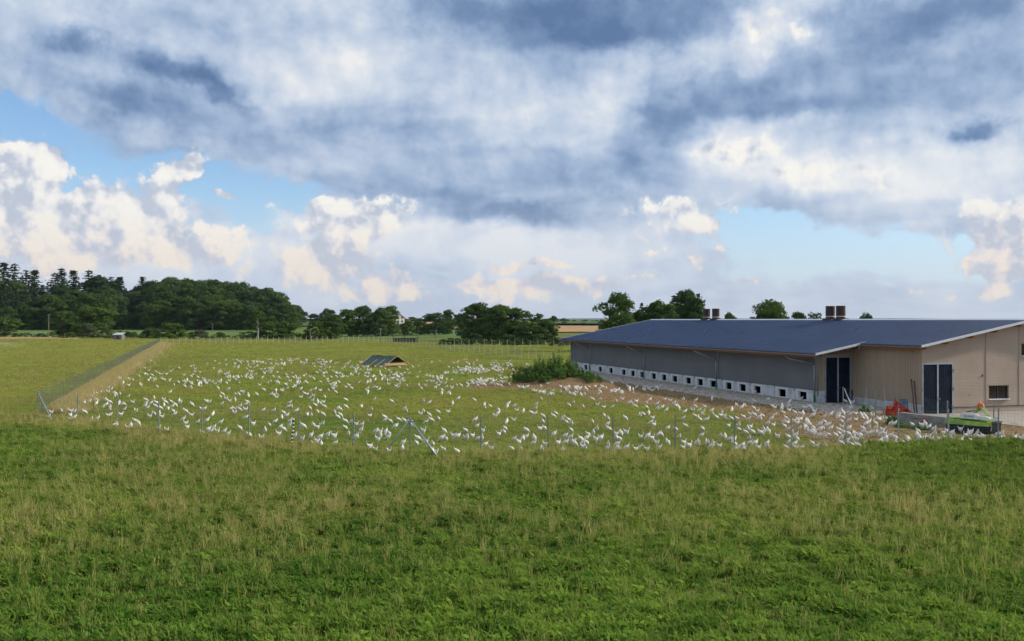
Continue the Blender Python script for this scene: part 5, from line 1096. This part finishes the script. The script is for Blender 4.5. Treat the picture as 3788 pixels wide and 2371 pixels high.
# inside and beyond the run: clumps get larger and sparser with distance
x, y = in_view(105000, 41, 300, 0); a, b = barn_ab(x, y)
k = (y > fence_y(x) - .1) & ~((a > -4.6) & (b > -22) & (a < 30) & (b < 53)) & ~((a > 3) & (b > -25) & (b < 53)) & (NR.uniform(0, 1, len(x)) > dirt(x, y) * 1.15)
x, y = x[k], y[k]; d = np.clip(.12 + .6 * dry(x, y) + .75 * (vnoise(x, y, .11, 95, 3) - .2) + .28 * smooth((y - 90) / 120) + .22 * smooth((-x - 12 - y * .27) / 8), 0, 1) * (1 - .5 * lushright(x, y)); sc2 = np.clip(.5 + (y - 41) / 110, .5, 2.0) * NR.uniform(.6, 1.2, len(x)); hz_ = np.clip(.42 + (y - 41) / 260, .42, .9) * NR.uniform(.5, 1.4, len(x))
scatter('run_grass', C_far, x, y, turf_colour(x, y, d) * np.array([1.38, 1.30, 1.35]), np.stack([sc2, sc2, hz_], -1), 'grazed yellow-green grass among the hens and beyond', 'grass')
x, y = in_view(40000, 41, 170, 0); a, b = barn_ab(x, y); k = (y > fence_y(x)) & ~((a > -4.6) & (b > -22)) & (dirt(x, y) < .35) & (vnoise(x, y, .35, 61, 3) > .52); x, y = x[k], y[k]
s = np.clip(.7 + (y - 41) / 90, .7, 1.5) * NR.uniform(.5, 1.0, len(x)); col = lerp((.24, .29, .065), (.48, .39, .15), NR.uniform(0, 1, len(x)))
scatter('seeding_stalks', C_tall, x, y, col, np.stack([s * 1.3, s * 1.3, s * .8], -1), 'thin seeding grass stalks scattered through the hen run', 'grass', .2)
# dry grass hedge along the long left fence
A, Bp = Vector(FL[0]), Vector((at(592, 232), 232)); t = NR.uniform(.03, 1, 20000) ** 1.25; t = t[NR.uniform(0, 1, len(t)) > .6 * t * vnoise(t * 300, t * 0 + 3, .1, 73, 2) * 1.6]; nx_ = Vector((Bp.y - A.y, -(Bp.x - A.x))).normalized()
off = .15 + NR.exponential(1.0, len(t)) * (.42 + .2 * t) * (.6 + .8 * vnoise(t * 400, t * 0, .12, 71, 2)); x = A.x + (Bp.x - A.x) * t + nx_.x * off; y = A.y + (Bp.y - A.y) * t + nx_.y * off
s = NR.uniform(.9, 1.6, len(t)) * (.75 + .4 * t); col = lerp((.52, .43, .20), (.74, .60, .32), NR.uniform(0, 1, len(t)))
scatter('dry_grass_hedge', C_tall, x, y, col, np.stack([s * 1.4, s * 1.4, s * 1.05], -1), 'tall straw-coloured grass along the left fence', 'grass', .18)
# lush dark weeds just outside the left corner
# loose stones on the gravel beside the barn
def stone(i):
    g = np.random.default_rng(700 + i); bm = bmesh.new(); bmesh.ops.create_icosphere(bm, subdivisions=1, radius=.05)
    for v in bm.verts: v.co *= g.uniform(.7, 1.25); v.co.z *= .6
    me = bpy.data.meshes.new('stone%d' % i); bm.to_mesh(me); bm.free(); me.materials.append(M_stone); return bpy.data.objects.new('stone%d' % i, me)
M_stone = grass_material('pebble', .0)
C_stone = collection('stones', [stone(i) for i in range(3)])
n = 15000; b = NR.uniform(-7.5, 51, n); a = -NR.uniform(.0, 1, n) ** 1.0 * (4.6 + NR.normal(size=n) * .35); k = np.ones(n, bool); a[b < 0] += 2.0 * NR.uniform(0, 1, (b < 0).sum()); b, a = b[k], a[k]
x = BN.x + BV.x * a + BU.x * b; y = BN.y + BV.y * a + BU.y * b; col = lerp((.22, .19, .16), (.58, .52, .44), NR.uniform(0, 1, len(x)) ** 1.2); s = NR.uniform(.6, 2.2, len(x))
scatter('gravel_stones', C_stone, x, y, col, np.stack([s, s, s * .8], -1), 'pale loose stones in the gravel strip beside the barn', 'gravel')
n = 5000; b = NR.uniform(-21, -7.6, n); a = NR.uniform(3.3, 20, n); k = (a > 3.2 + np.clip((-b - 9) * .35, 0, 5)); a, b = a[k], b[k]; x = BN.x + BV.x * a + BU.x * b; y = BN.y + BV.y * a + BU.y * b; k = y > fence_y(np.minimum(x, 27)) + .8; x, y = x[k], y[k]; col = lerp((.22, .20, .18), (.50, .48, .45), NR.uniform(0, 1, len(x))); s = NR.uniform(.5, 1.8, len(x))
scatter('yard_stones', C_stone, x, y, col, np.stack([s, s, s * .8], -1), 'pale loose stones in the yard before the gable', 'gravel')

n = 26000; x = NR.uniform(-8, 30, n); y = NR.uniform(47, 112, n); a, b = barn_ab(x, y); k = (dirt(x, y) > .45) & ~((a > -.3) & (b > -8)) & (y > fence_y(x) + .3); x, y = x[k], y[k]
col = lerp((.10, .06, .03), (.36, .25, .12), NR.uniform(0, 1, len(x))); s = NR.uniform(.4, 1.5, len(x))
scatter('soil_clods', C_stone, x, y, col, np.stack([s * 1.3, s, s * .8], -1), 'brown clods on the trodden soil beside the barn', 'soil')
x, y = in_view(30000, 43, 118, 0); a, b = barn_ab(x, y); dd = dirt(x, y); k = (dd > .3) & ~((a > -4.2) & (b > -8)) & (y > fence_y(x) + .3) & (NR.uniform(0, 1, len(x)) < .35) & (vnoise(x, y, .6, 91, 3) > .5); x, y = x[k], y[k]
col = lerp((.22, .26, .06), (.48, .36, .16), NR.uniform(0, 1, len(x))); s = NR.uniform(.3, .7, len(x))
scatter('sparse_grass', C_far, x, y, col, np.stack([s, s, s * .5], -1), 'sparse trampled grass left on the bare soil', 'grass')
# ------------------------------------------------------------------ air
SC.cycles.volume_bounces = 0
def haze():
    m = bpy.data.materials.new('haze_air'); m.use_nodes = True; T = m.node_tree; T.nodes.clear(); o = T.nodes.new('ShaderNodeOutputMaterial'); v = T.nodes.new('ShaderNodeVolumePrincipled')
    v.inputs['Color'].default_value = (.80, .88, 1, 1); v.inputs['Density'].default_value = 4e-5; v.inputs['Anisotropy'].default_value = .2; T.links.new(v.outputs[0], o.inputs['Volume'])
    b = MB(); b.box(-19000, 19000, -400, 18500, -4, 110); h = b.build('haze', m); tag(h, 'thin summer haze over the fields', 'haze', None, 'stuff')
haze()
